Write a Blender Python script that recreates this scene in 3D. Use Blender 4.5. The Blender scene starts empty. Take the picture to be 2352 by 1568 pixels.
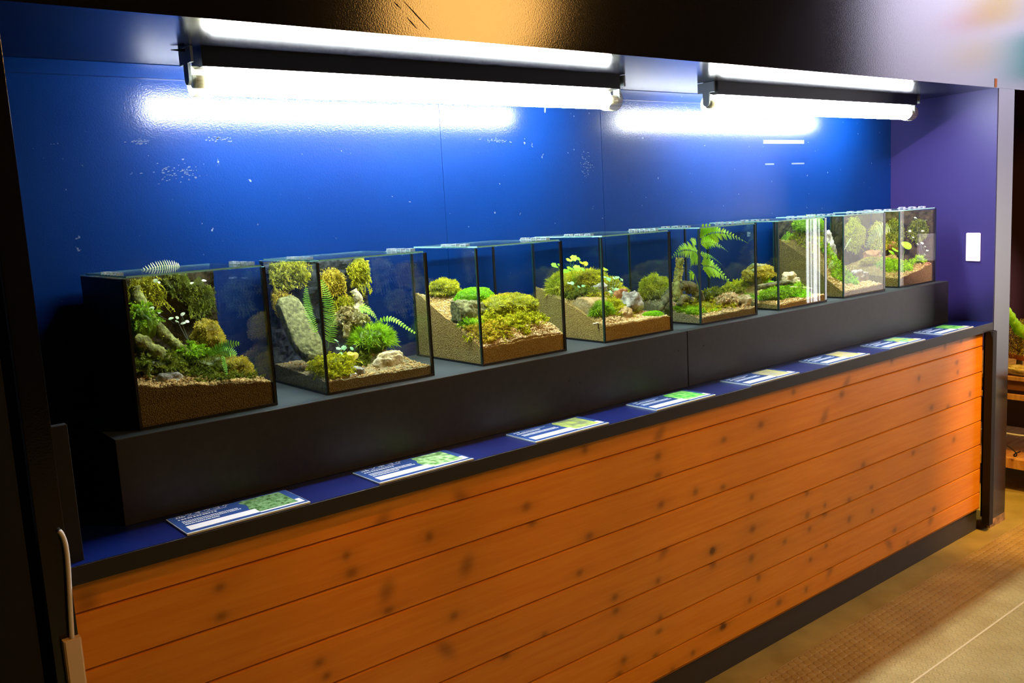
import bpy, math, random
import numpy as np
from mathutils import Vector, Matrix, noise

scene = bpy.context.scene
COL = scene.collection

# ------------------------------------------------------------------ camera
cam_d = bpy.data.cameras.new('camera')
cam_d.sensor_width = 36.0
cam_d.lens = 2098.58 / 2352 * 36
cam_d.clip_start = 0.05
cam = bpy.data.objects.new('camera', cam_d)
COL.objects.link(cam)
_R = Vector((0.77477, -0.62991, -0.05431)); _U = Vector((0.13240, 0.07765, 0.98815)); _F = Vector((0.61822, 0.77278, -0.14357))
cam.matrix_world = Matrix(((_R.x, _U.x, -_F.x, -0.5368), (_R.y, _U.y, -_F.y, -1.8924), (_R.z, _U.z, -_F.z, 1.4811), (0, 0, 0, 1)))
scene.camera = cam

# ------------------------------------------------------------------ world, view, lights
w = bpy.data.worlds.new('world'); scene.world = w; w.use_nodes = True
w.node_tree.nodes['Background'].inputs[0].default_value = (0.30, 0.32, 0.42, 1)
w.node_tree.nodes['Background'].inputs[1].default_value = 0.012
vs = scene.view_settings
vs.view_transform = 'Standard'; vs.look = 'None'; vs.exposure = 0.0; vs.gamma = 1.0; vs.use_curve_mapping = False
scene.cycles.max_bounces = 10
scene.cycles.diffuse_bounces = 4
scene.cycles.glossy_bounces = 5
scene.cycles.transparent_max_bounces = 40
scene.cycles.caustics_reflective = False
scene.cycles.caustics_refractive = False
scene.cycles.sample_clamp_indirect = 6

TUBE_STRENGTH = 120.0

def aim(o, target):
    d = Vector(target) - o.location
    o.rotation_euler = d.to_track_quat('-Z', 'Y').to_euler()

def spot(name, loc, target, power, colour, angle, blend=0.5, size=0.05):
    l = bpy.data.lights.new(name, 'SPOT'); l.energy = power; l.color = colour
    l.spot_size = math.radians(angle); l.spot_blend = blend; l.shadow_soft_size = size
    o = bpy.data.objects.new(name, l); COL.objects.link(o); o.location = loc; aim(o, target)
    return o

for x_, e_, c_ in ((-0.05, 37, (1.0, 0.36, 0.045)), (0.50, 34, (1.0, 0.36, 0.05)), (1.05, 32, (1.0, 0.42, 0.07)), (1.65, 34, (1.0, 0.48, 0.10)), (2.25, 36, (1.0, 0.50, 0.13)), (2.85, 36, (1.0, 0.50, 0.13))):
    spot('amber_hall_spot', (x_, -1.25, 2.70), (x_ + 0.15, -0.2, 0.34), e_, c_, 29, 0.7, 0.03)
spot('amber_hall_spot', (3.10, -1.35, 2.10), (3.50, -0.22, 0.34), 330, (1.0, 0.47, 0.08), 34, 1.0, 0.04)
spot('violet_hall_spot', (-0.6, -2.60, 2.94), (3.50, 0.0, 1.36), 2900, (0.84, 0.56, 0.80), 10.5, 0.6, 0.02)
spot('warm_hall_spot', (4.3, -2.30, 2.90), (2.9, -0.2, 0.95), 60, (1.0, 0.84, 0.62), 42, 1.0, 0.06)
spot('added_wall_spot', (5.2, -1.9, 3.3), (6.5, -1.9, 2.3), 780, (0.84, 0.80, 1.0), 110, 0.5, 0.10)  # added unseen lamp, brightens the pale wall that the soffit mirrors
spot('added_wall_spot', (5.2, -1.9, 0.9), (6.5, -1.9, 0.9), 175, (1.0, 0.93, 0.72), 90, 0.9, 0.10)  # second added lamp, for the lower half of that wall
spot('neighbour_display_spot', (3.75, -0.35, 1.75), (4.10, -0.02, 0.62), 34, (1.0, 0.72, 0.18), 70, 0.6, 0.02)

# ------------------------------------------------------------------ mesh helpers
class MB:
    def __init__(s): s.v = []; s.f = []; s.c = []; s.m = []; s.n = 0
    def add(s, v, f, c=1.0, m=0):
        v = np.asarray(v, float).reshape(-1, 3)
        s.v.append(v); s.f.extend([tuple(int(i) + s.n for i in q) for q in f])
        s.c.append(np.full(len(v), c) if np.isscalar(c) else np.asarray(c, float))
        s.m.extend([m] * len(f)); s.n += len(v); return s
    def box(s, a, b, m=0, c=1.0):
        x0, y0, z0 = a; x1, y1, z1 = b
        return s.add([(x0,y0,z0),(x1,y0,z0),(x1,y1,z0),(x0,y1,z0),(x0,y0,z1),(x1,y0,z1),(x1,y1,z1),(x0,y1,z1)],
              [(0,3,2,1),(4,5,6,7),(0,1,5,4),(1,2,6,5),(2,3,7,6),(3,0,4,7)], c, m)
    def tube(s, pts, r, n=8, m=0, c=1.0, cap=True):
        pts = [Vector(p) for p in pts]; k = len(pts)
        rr = [r] * k if np.isscalar(r) else list(r)
        V = []; F = []
        up = Vector((0.13, 0.21, 0.97))
        for i, p in enumerate(pts):
            t = (pts[min(i+1, k-1)] - pts[max(i-1, 0)]).normalized()
            a = t.cross(up)
            if a.length < 0.05: a = t.cross(Vector((1, 0, 0)))
            a.normalize(); b = t.cross(a)
            for j in range(n):
                th = 2 * math.pi * j / n
                V.append(p + (a * math.cos(th) + b * math.sin(th)) * rr[i])
        for i in range(k-1):
            for j in range(n):
                F.append((i*n+j, i*n+(j+1) % n, (i+1)*n+(j+1) % n, (i+1)*n+j))
        if cap:
            F.append(tuple(range(n-1, -1, -1))); F.append(tuple((k-1)*n + j for j in range(n)))
        return s.add([tuple(v) for v in V], F, c, m)
    def build(s, name, mats, parent=None, smooth=False, bevel=0.0):
        me = bpy.data.meshes.new(name)
        V = np.concatenate(s.v) if s.v else np.zeros((0, 3))
        me.from_pydata(V.tolist(), [], s.f)
        if not isinstance(mats, (list, tuple)): mats = [mats]
        for m in mats: me.materials.append(m)
        if len(mats) > 1: me.polygons.foreach_set('material_index', s.m)
        at = me.color_attributes.new('tone', 'FLOAT_COLOR', 'POINT')
        c = np.concatenate(s.c); arr = np.ones((len(c), 4)); arr[:, :3] = c[:, None]
        at.data.foreach_set('color', arr.ravel())
        if smooth: me.polygons.foreach_set('use_smooth', [True] * len(me.polygons))
        me.update()
        o = bpy.data.objects.new(name, me); COL.objects.link(o)
        if parent is not None: o.parent = parent
        if bevel:
            b = o.modifiers.new('bevel', 'BEVEL'); b.width = bevel; b.segments = 2; b.limit_method = 'ANGLE'
        return o

def ellips(cx, cy, cz, rx, ry, rz, nu=20, nv=12, rough=0.14, seed=0, half=False):
    V = []; F = []
    for k in range(nv + 1):
        ph = math.pi * k / nv
        for j in range(nu):
            th = 2 * math.pi * j / nu
            d = Vector((math.sin(ph) * math.cos(th), math.sin(ph) * math.sin(th), math.cos(ph)))
            s = 1 + rough * noise.noise(d * 2.1 + Vector((seed, 0, 0))) + rough * 0.6 * noise.noise(d * 5 + Vector((0, seed, 0)))
            V.append((cx + d.x * rx * s, cy + d.y * ry * s, cz + d.z * rz * s))
    for k in range(nv):
        for j in range(nu):
            F.append((k*nu+j, (k+1)*nu+j, (k+1)*nu+(j+1) % nu, k*nu+(j+1) % nu))
    return np.array(V), F

def bez(pts, n):
    pts = [Vector(p) for p in pts]; out = []
    for i in range(n + 1):
        t = i / n; q = list(pts)
        while len(q) > 1: q = [q[k].lerp(q[k+1], t) for k in range(len(q) - 1)]
        out.append(q[0])
    return out

def tag(o, label=None, cat=None, group=None, kind=None):
    if label: o['label'] = label
    if cat: o['category'] = cat
    if group: o['group'] = group
    if kind: o['kind'] = kind
    return o

def empty(name, loc, label, cat, group=None):
    o = bpy.data.objects.new(name, None); COL.objects.link(o); o.location = loc
    o.empty_display_size = 0.05
    return tag(o, label, cat, group)

# ------------------------------------------------------------------ materials
def mat(name, base=(0.5,0.5,0.5), rough=0.5, spec=0.5, metal=0.0, coat=0.0, coat_rough=0.05, emis=None, estr=0.0, tone=False):
    m = bpy.data.materials.new(name); m.use_nodes = True
    nt = m.node_tree; p = nt.nodes['Principled BSDF']
    p.inputs['Base Color'].default_value = (*base, 1); p.inputs['Roughness'].default_value = rough
    p.inputs['Specular IOR Level'].default_value = spec; p.inputs['Metallic'].default_value = metal
    p.inputs['Coat Weight'].default_value = coat; p.inputs['Coat Roughness'].default_value = coat_rough
    if emis: p.inputs['Emission Color'].default_value = (*emis, 1); p.inputs['Emission Strength'].default_value = estr
    return m

def N(nt, t, **kw):
    n = nt.nodes.new(t)
    for k, v in kw.items():
        if k == 'loc': continue
        setattr(n, k, v)
    return n

def coords(nt, scale=(1,1,1), kind='Object'):
    tc = N(nt, 'ShaderNodeTexCoord'); mp = N(nt, 'ShaderNodeMapping'); mp.inputs['Scale'].default_value = scale
    nt.links.new(tc.outputs[kind], mp.inputs['Vector']); return mp.outputs['Vector']

def add_bump(m, scale, strength, dist=0.002, detail=3, vec_scale=(1,1,1), tex='noise'):
    nt = m.node_tree; p = nt.nodes['Principled BSDF']
    v = coords(nt, vec_scale)
    if tex == 'noise':
        t = N(nt, 'ShaderNodeTexNoise'); t.inputs['Scale'].default_value = scale; t.inputs['Detail'].default_value = detail; out = t.outputs['Fac']
    else:
        t = N(nt, 'ShaderNodeTexVoronoi'); t.inputs['Scale'].default_value = scale; out = t.outputs['Distance']
    nt.links.new(v, t.inputs['Vector'])
    b = N(nt, 'ShaderNodeBump'); b.inputs['Strength'].default_value = strength; b.inputs['Distance'].default_value = dist
    nt.links.new(out, b.inputs['Height']); nt.links.new(b.outputs['Normal'], p.inputs['Normal'])
    if 'Coat Normal' in p.inputs: nt.links.new(b.outputs['Normal'], p.inputs['Coat Normal'])
    return m

def noise_mix(m, c1, c2, scale, lo=0.35, hi=0.65, detail=4, vec_scale=(1,1,1), tone=False, tex='noise'):
    nt = m.node_tree; p = nt.nodes['Principled BSDF']
    v = coords(nt, vec_scale)
    if tex == 'noise':
        t = N(nt, 'ShaderNodeTexNoise'); t.inputs['Scale'].default_value = scale; t.inputs['Detail'].default_value = detail; out = t.outputs['Fac']
    else:
        t = N(nt, 'ShaderNodeTexVoronoi'); t.inputs['Scale'].default_value = scale; out = t.outputs['Distance']
    nt.links.new(v, t.inputs['Vector'])
    r = N(nt, 'ShaderNodeValToRGB'); r.color_ramp.elements[0].position = lo; r.color_ramp.elements[1].position = hi
    r.color_ramp.elements[0].color = (*c1, 1); r.color_ramp.elements[1].color = (*c2, 1)
    nt.links.new(out, r.inputs['Fac']); last = r.outputs['Color']
    if tone:
        a = N(nt, 'ShaderNodeAttribute'); a.attribute_name = 'tone'
        mx = N(nt, 'ShaderNodeMix', data_type='RGBA', blend_type='MULTIPLY'); mx.inputs['Factor'].default_value = 1
        nt.links.new(last, mx.inputs['A']); nt.links.new(a.outputs['Color'], mx.inputs['B']); last = mx.outputs['Result']
    nt.links.new(last, p.inputs['Base Color'])
    return m

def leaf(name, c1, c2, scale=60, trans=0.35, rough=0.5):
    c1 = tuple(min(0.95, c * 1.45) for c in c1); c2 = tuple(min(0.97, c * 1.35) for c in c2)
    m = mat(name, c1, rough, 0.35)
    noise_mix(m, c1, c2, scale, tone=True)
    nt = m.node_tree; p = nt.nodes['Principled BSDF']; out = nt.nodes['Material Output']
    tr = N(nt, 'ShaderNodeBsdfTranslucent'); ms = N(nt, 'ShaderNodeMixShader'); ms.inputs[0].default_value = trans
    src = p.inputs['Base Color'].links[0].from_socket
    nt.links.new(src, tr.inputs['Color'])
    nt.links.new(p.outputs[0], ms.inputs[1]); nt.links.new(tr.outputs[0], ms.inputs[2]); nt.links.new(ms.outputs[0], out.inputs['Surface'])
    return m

def glass(name, tint=(0.95, 0.985, 0.975), f0=0.04, rough=0.0):
    m = bpy.data.materials.new(name); m.use_nodes = True; nt = m.node_tree
    nt.nodes.remove(nt.nodes['Principled BSDF']); out = nt.nodes['Material Output']
    t = N(nt, 'ShaderNodeBsdfTransparent'); t.inputs[0].default_value = (*tint, 1)
    g = N(nt, 'ShaderNodeBsdfGlossy'); g.inputs['Roughness'].default_value = rough
    lw = N(nt, 'ShaderNodeLayerWeight'); lw.inputs['Blend'].default_value = 0.5
    pw = N(nt, 'ShaderNodeMath', operation='POWER'); pw.inputs[1].default_value = 5
    ma = N(nt, 'ShaderNodeMath', operation='MULTIPLY_ADD'); ma.inputs[1].default_value = 1 - f0; ma.inputs[2].default_value = f0
    ms = N(nt, 'ShaderNodeMixShader')
    nt.links.new(lw.outputs['Facing'], pw.inputs[0]); nt.links.new(pw.outputs[0], ma.inputs[0])
    nt.links.new(ma.outputs[0], ms.inputs[0]); nt.links.new(t.outputs[0], ms.inputs[1]); nt.links.new(g.outputs[0], ms.inputs[2])
    nt.links.new(ms.outputs[0], out.inputs['Surface'])
    return m

# blue wall, with pale scuffs and specks
M_blue = mat('blue_painted_board', (0.0, 0.045, 0.42), 0.50, 0.06, coat=0.50, coat_rough=0.165)
def _blue():
    nt = M_blue.node_tree; p = nt.nodes['Principled BSDF']
    v = coords(nt)
    mot = N(nt, 'ShaderNodeTexNoise'); mot.inputs['Scale'].default_value = 2.2; mot.inputs['Detail'].default_value = 3
    r = N(nt, 'ShaderNodeValToRGB'); r.color_ramp.elements[0].color = (0.0, 0.0158, 0.099, 1); r.color_ramp.elements[1].color = (0.0, 0.020, 0.121, 1)
    r.color_ramp.elements[0].position = 0.3; r.color_ramp.elements[1].position = 0.7
    nt.links.new(v, mot.inputs['Vector']); nt.links.new(mot.outputs['Fac'], r.inputs['Fac'])
    sp = N(nt, 'ShaderNodeTexNoise'); sp.inputs['Scale'].default_value = 55; sp.inputs['Detail'].default_value = 2
    sr = N(nt, 'ShaderNodeValToRGB'); sr.color_ramp.elements[0].position = 0.745; sr.color_ramp.elements[1].position = 0.80
    sr.color_ramp.elements[0].color = (0,0,0,1); sr.color_ramp.elements[1].color = (1,1,1,1)
    nt.links.new(v, sp.inputs['Vector']); nt.links.new(sp.outputs['Fac'], sr.inputs['Fac'])
    mx = N(nt, 'ShaderNodeMix', data_type='RGBA'); mx.inputs['B'].default_value = (0.12, 0.16, 0.26, 1)
    nt.links.new(sr.outputs['Color'], mx.inputs['Factor']); nt.links.new(r.outputs['Color'], mx.inputs['A'])
    nt.links.new(mx.outputs['Result'], p.inputs['Base Color'])
    bn = N(nt, 'ShaderNodeTexNoise'); bn.inputs['Scale'].default_value = 330; bn.inputs['Detail'].default_value = 2
    bp = N(nt, 'ShaderNodeBump'); bp.inputs['Strength'].default_value = 0.28; bp.inputs['Distance'].default_value = 0.001
    nt.links.new(bp.outputs['Normal'], p.inputs['Coat Normal'])
    nt.links.new(v, bn.inputs['Vector']); nt.links.new(bn.outputs['Fac'], bp.inputs['Height']); nt.links.new(bp.outputs['Normal'], p.inputs['Normal'])
_blue()
M_side = add_bump(mat('indigo_painted_board', (0.021, 0.018, 0.082), 0.52, 0.25), 150, 0.15, 0.001)
M_black = add_bump(mat('glossy_black_paint', (0.006, 0.006, 0.008), 0.105, 0.6), 260, 0.15, 0.001)
M_ceil = add_bump(mat('black_soffit_paint', (0.006, 0.0065, 0.010), 0.17, 0.36), 30, 0.06, 0.002)
M_matblack = mat('matt_black', (0.005, 0.005, 0.006), 0.6, 0.3)
M_hall = mat('dark_hall_paint', (0.02, 0.018, 0.022), 0.8, 0.2)
M_plinth = noise_mix(mat('dark_grey_laminate', (0.05,0.052,0.05), 0.42, 0.4), (0.014,0.0148,0.015), (0.019,0.020,0.019), 60)
M_ledge = noise_mix(mat('blue_ledge_paint', (0.01,0.03,0.25), 0.30, 0.5), (0.0012,0.006,0.080), (0.002,0.011,0.115), 8)
M_ledge_edge = mat('black_edge_band', (0.014, 0.014, 0.016), 0.45, 0.4)
M_base = mat('charcoal_skirting', (0.030, 0.030, 0.030), 0.5, 0.4)
M_white = mat('white_plastic', (0.80, 0.81, 0.80), 0.35)
M_enamel = mat('shaded_fitting_body', (0.012, 0.0115, 0.011), 0.45)  # white enamel body; its backlit shade is put into this dark colour
M_grey = mat('grey_fitting_plastic', (0.33, 0.38, 0.40), 0.45)
M_beige = mat('beige_cable_cover', (0.62, 0.50, 0.33), 0.5)
M_cable = mat('pale_cable', (0.62, 0.63, 0.60), 0.4)
M_tube = mat('lit_tube', (1,1,1), 0.4, emis=(0.93, 0.98, 1.0), estr=TUBE_STRENGTH)
M_cap = mat('ribbed_clear_sleeve', (0.42, 0.41, 0.28), 0.25, 0.6)
M_cap.node_tree.nodes['Principled BSDF'].inputs['Alpha'].default_value = 0.62
M_capmetal = mat('tube_cap_metal', (0.55, 0.50, 0.38), 0.4, metal=0.6)
M_glass = glass('tank_glass')
M_lid = glass('lid_glass', (0.95, 0.985, 0.98), 0.05)
M_edge = mat('green_glass_edge', (0.30, 0.62, 0.52), 0.15, 0.8)
M_edge_side = mat('dark_glass_edge', (0.012, 0.045, 0.035), 0.2, 0.6)
M_seal = mat('black_silicone', (0.006, 0.006, 0.006), 0.35)
M_clip = mat('clear_clip_plastic', (0.62, 0.78, 0.80), 0.12, 0.7)
M_clip.node_tree.nodes['Principled BSDF'].inputs['Alpha'].default_value = 0.45
M_film = mat('black_backing_film', (0.004, 0.004, 0.004), 0.5, 0.3)
M_tape = mat('tape_residue', (0.045, 0.07, 0.14), 0.6)
M_seam = mat('seam_highlight', (0.06, 0.09, 0.2), 0.5)
M_foam = add_bump(noise_mix(mat('charcoal_foam_board', (0.03,0.035,0.04), 0.8, 0.3), (0.018,0.021,0.024), (0.05,0.056,0.06), 60), 90, 0.8, 0.004)
M_cork = add_bump(noise_mix(mat('dark_peat_board', (0.03,0.022,0.01), 0.9, 0.2), (0.022,0.016,0.006), (0.075,0.055,0.02), 45), 70, 0.9, 0.005)
def gravel(name, c1, c2):
    m = mat(name, c1, 0.9, 0.15); noise_mix(m, c1, c2, 330, 0.05, 0.6, tone=True, tex='voronoi'); add_bump(m, 330, 0.9, 0.003, tex='voronoi'); return m
M_soil = gravel('tan_clay_granules', (0.90,0.62,0.20), (0.42,0.25,0.06))
M_soil_dark = gravel('brown_soil_granules', (0.62,0.43,0.12), (0.25,0.15,0.035))
M_soil_grey = gravel('grey_brown_sand', (0.56,0.46,0.22), (0.24,0.18,0.075))
M_peb = noise_mix(mat('tan_pebbles', (0.6,0.36,0.14), 0.85, 0.2), (0.62,0.38,0.12), (0.90,0.68,0.34), 140, tone=True)
M_peb_dark = noise_mix(mat('brown_pebbles', (0.4,0.24,0.08), 0.85, 0.2), (0.42,0.25,0.07), (0.74,0.52,0.20), 140, tone=True)
def rockm(name, c1, c2, sc=30):
    return add_bump(noise_mix(mat(name, c1, 0.85, 0.25), c1, c2, sc, 0.36, 0.64, 10, tone=True), 130, 0.9, 0.005, 6)
M_rock = rockm('grey_stone', (0.20,0.18,0.13), (0.58,0.55,0.44))
M_rock_tan = rockm('ochre_stone', (0.42,0.26,0.08), (0.62,0.45,0.20))
M_rock_pale = rockm('pale_yellow_stone', (0.55,0.42,0.18), (0.85,0.74,0.46))
M_rock_moss = rockm('mossy_stone', (0.10,0.10,0.03), (0.33,0.32,0.12), 110)
M_rock_red = rockm('reddish_stone', (0.38,0.13,0.04), (0.62,0.32,0.14))
M_bark = rockm('mossy_bark', (0.10,0.10,0.02), (0.34,0.35,0.09), 90)
M_wood_pale = rockm('pale_driftwood', (0.42,0.34,0.17), (0.75,0.66,0.42), 50)
M_wood_dark = rockm('dark_driftwood', (0.05,0.045,0.02), (0.22,0.20,0.08), 60)
M_moss_y = leaf('yellow_green_moss', (0.34,0.36,0.006), (0.68,0.64,0.025), 50)
M_moss_g = leaf('bright_green_moss', (0.19,0.36,0.006), (0.42,0.62,0.02), 50)
M_moss_l = leaf('lime_cushion_moss', (0.22,0.55,0.006), (0.42,0.78,0.02), 50)
M_moss_d = leaf('dark_green_moss', (0.10,0.135,0.006), (0.28,0.31,0.018), 50)
M_moss_o = leaf('golden_moss', (0.44,0.34,0.018), (0.72,0.58,0.05), 50)
M_fern = leaf('fern_green', (0.16,0.42,0.03), (0.34,0.62,0.06), 30, 0.45)
M_fern_b = leaf('bright_fern_green', (0.22,0.58,0.015), (0.45,0.78,0.04), 20, 0.45)
M_fern_p = leaf('pale_fern_green', (0.40,0.55,0.18), (0.62,0.74,0.34), 30, 0.4)
M_ivy = leaf('blue_green_leaf', (0.20,0.45,0.16), (0.42,0.68,0.36), 40, 0.35)
M_dot = leaf('pale_creeper_leaf', (0.50,0.62,0.30), (0.78,0.84,0.60), 60, 0.3)
M_stemred = mat('red_stem', (0.55,0.12,0.05), 0.5)
M_litter = leaf('dry_leaf_litter', (0.34,0.28,0.09), (0.62,0.54,0.26), 60, 0.25)
M_lichen = leaf('peach_lichen', (0.62,0.42,0.20), (0.88,0.68,0.40), 60, 0.3)
M_shroom = mat('white_mushroom', (0.85,0.8,0.72), 0.5)

# ------------------------------------------------------------------ the setting
YF = -0.1965       # plane of the wall front
YB = 0.335         # niche back
ZL = 0.900         # ledge top
ZP = 1.077         # plinth top
ZC = 1.858         # niche ceiling
XR0, XR1 = 3.405, 3.545

def struct(mb, name, m, **kw):
    o = mb.build(name, m, **kw); o['kind'] = 'structure'; return o

# back wall in three boards with hairline seams
b = MB()
for x0, x1 in ((-0.25, 1.0212), (1.0224, 1.6742), (1.6758, 3.56)):
    b.box((x0, YB, 0.88), (x1, YB + 0.02, 1.90))
b.box((-0.25, YB + 0.004, 0.88), (3.56, YB + 0.03, 1.90), 1)
struct(b, 'wall_back', [M_blue, M_seam])
# shallow batten under the niche ceiling along the back
struct(MB().box((-0.2, YB - 0.010, 1.826), (3.54, YB, ZC)), 'trim_1', M_blue, bevel=0.0015)
struct(MB().box((-0.24, YF + 0.004, ZC), (3.60, YB + 0.02, ZC + 0.02)), 'ceiling', M_ceil)
# right side wall of the niche (slightly splayed)
b = MB(); t = 0.02
b.add([(XR0, YF + 0.001, 0.86), (XR0 + t, YF + 0.001, 0.86), (XR1 + t, YB, 0.86), (XR1, YB, 0.86), (XR0, YF + 0.001, ZC), (XR0 + t, YF + 0.001, ZC), (XR1 + t, YB, ZC), (XR1, YB, ZC)],
      [(0,3,2,1),(4,5,6,7),(0,1,5,4),(1,2,6,5),(2,3,7,6),(3,0,4,7)])
struct(b, 'wall_right', M_side)
struct(MB().box((-0.22, YF + 0.002, 0.0), (-0.20, YB, ZC)), 'wall_left', M_matblack)
# front plane: soffit board, left jamb, right post
struct(MB().box((-0.245, YF, ZC - 0.0015), (1.030, YF + 0.02, 2.75)).box((1.0305, YF, ZC - 0.0015), (6.2, YF + 0.02, 2.75)), 'wall_front', M_black)
struct(MB().box((-1.9, YF + 0.004, 0.0), (-0.262, YF + 0.03, 2.75)), 'wall_front_left', M_matblack)
struct(MB().box((-0.243, YF, 0.0), (-0.200, YF + 0.02, ZC)), 'trim_2', M_black, bevel=0.001)
b = MB().box((3.4115, YF, 0.035), (3.560, YF + 0.02, ZC)); b.box((3.434, YF + 0.02, 0.035), (3.450, YF + 0.05, ZC))
struct(b, 'trim_3', M_black, bevel=0.001)
struct(MB().box((3.412, YF - 0.002, 0.0), (3.560, YF + 0.02, 0.033)), 'baseboard_right', noise_mix(mat('scuffed_pink_base', (0.3,0.2,0.14), 0.6), (0.10,0.07,0.05), (0.42,0.28,0.2), 30))
b = MB(); b.add([(3.358,YF-0.022,0.03),(3.392,YF-0.022,0.03),(3.408,YF-0.008,0.03),(3.408,YF+0.01,0.03),(3.358,YF+0.01,0.03),
                 (3.358,YF-0.022,0.868),(3.392,YF-0.022,0.868),(3.408,YF-0.008,0.868),(3.408,YF+0.01,0.868),(3.358,YF+0.01,0.868)],
     [(4,3,2,1,0),(5,6,7,8,9),(0,1,6,5),(1,2,7,6),(2,3,8,7),(3,4,9,8),(4,0,5,9)])
struct(b, 'trim_4', M_matblack)
# small black upright at the left end of the ledge
struct(MB().box((-0.199, -0.175, 0.90), (-0.170, -0.155, 1.150)), 'trim_5', M_matblack, bevel=0.001)

# pine cladding: eight boards, V grooves, knots as a colour attribute
KNOTS = [(0.066, 0.775),(0.063, 0.716),(0.346, 0.760),(0.355, 0.718),(0.439, 0.603),(0.261, 0.545),(0.275, 0.509),(0.560, 0.743),(0.854, 0.741),(0.870, 0.693),
 (1.062, 0.844),(1.343, 0.765),(1.341, 0.710),(1.349, 0.621),(1.638, 0.753),(1.629, 0.606),(1.064, 0.605),(1.023, 0.515),(1.575, 0.419),(1.573, 0.375),
 (1.150, 0.406),(1.152, 0.366),(1.326, 0.399),(1.323, 0.246),(1.330, 0.282),(0.890, 0.383),(0.614, 0.532),(0.762, 0.377),(1.168, 0.282),(1.305, 0.176),
 (1.175, 0.211),(1.376, 0.103),(1.614, 0.159),(1.469, 0.125),(1.155, 0.174),(1.771, 0.539),(2.074, 0.480),(1.570, 0.418),(1.772, 0.434),(1.765, 0.339),
 (2.180, 0.409),(2.180, 0.379),(2.334, 0.387),(2.075, 0.401),(2.087, 0.349),(1.944, 0.344),(2.334, 0.318),(2.483, 0.401),(2.490, 0.310),(2.650, 0.192),
 (2.749, 0.113),(2.955, 0.196),(2.091, 0.239),(2.187, 0.262),(2.476, 0.092),(2.064, 0.139),(1.800, 0.263),(1.752, 0.203),(1.616, 0.160),(1.908, 0.143),
 (2.002, 0.839),(2.623, 0.850),(2.825, 0.752),(3.132, 0.768),(3.140, 0.727),(3.166, 0.852),(3.030, 0.849),(2.843, 0.863),(2.927, 0.619),(2.427, 0.498),
 (1.824, 0.764),(3.116, 0.451),(2.787, 0.466),(3.251, 0.618),(2.288, 0.783),(1.501, 0.622),(3.063, 0.596)]
SMEARS = [(0.438, 0.808),(-0.175, 0.822),(0.438, 0.649),(0.660, 0.643),(0.657, 0.809),(1.351, 0.826),(1.360, 0.484),(0.585, 0.457),(2.316, 0.815),(2.213, 0.166),
 (2.931, 0.161),(2.609, 0.148),(2.180, 0.721),(1.692, 0.044)]
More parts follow.
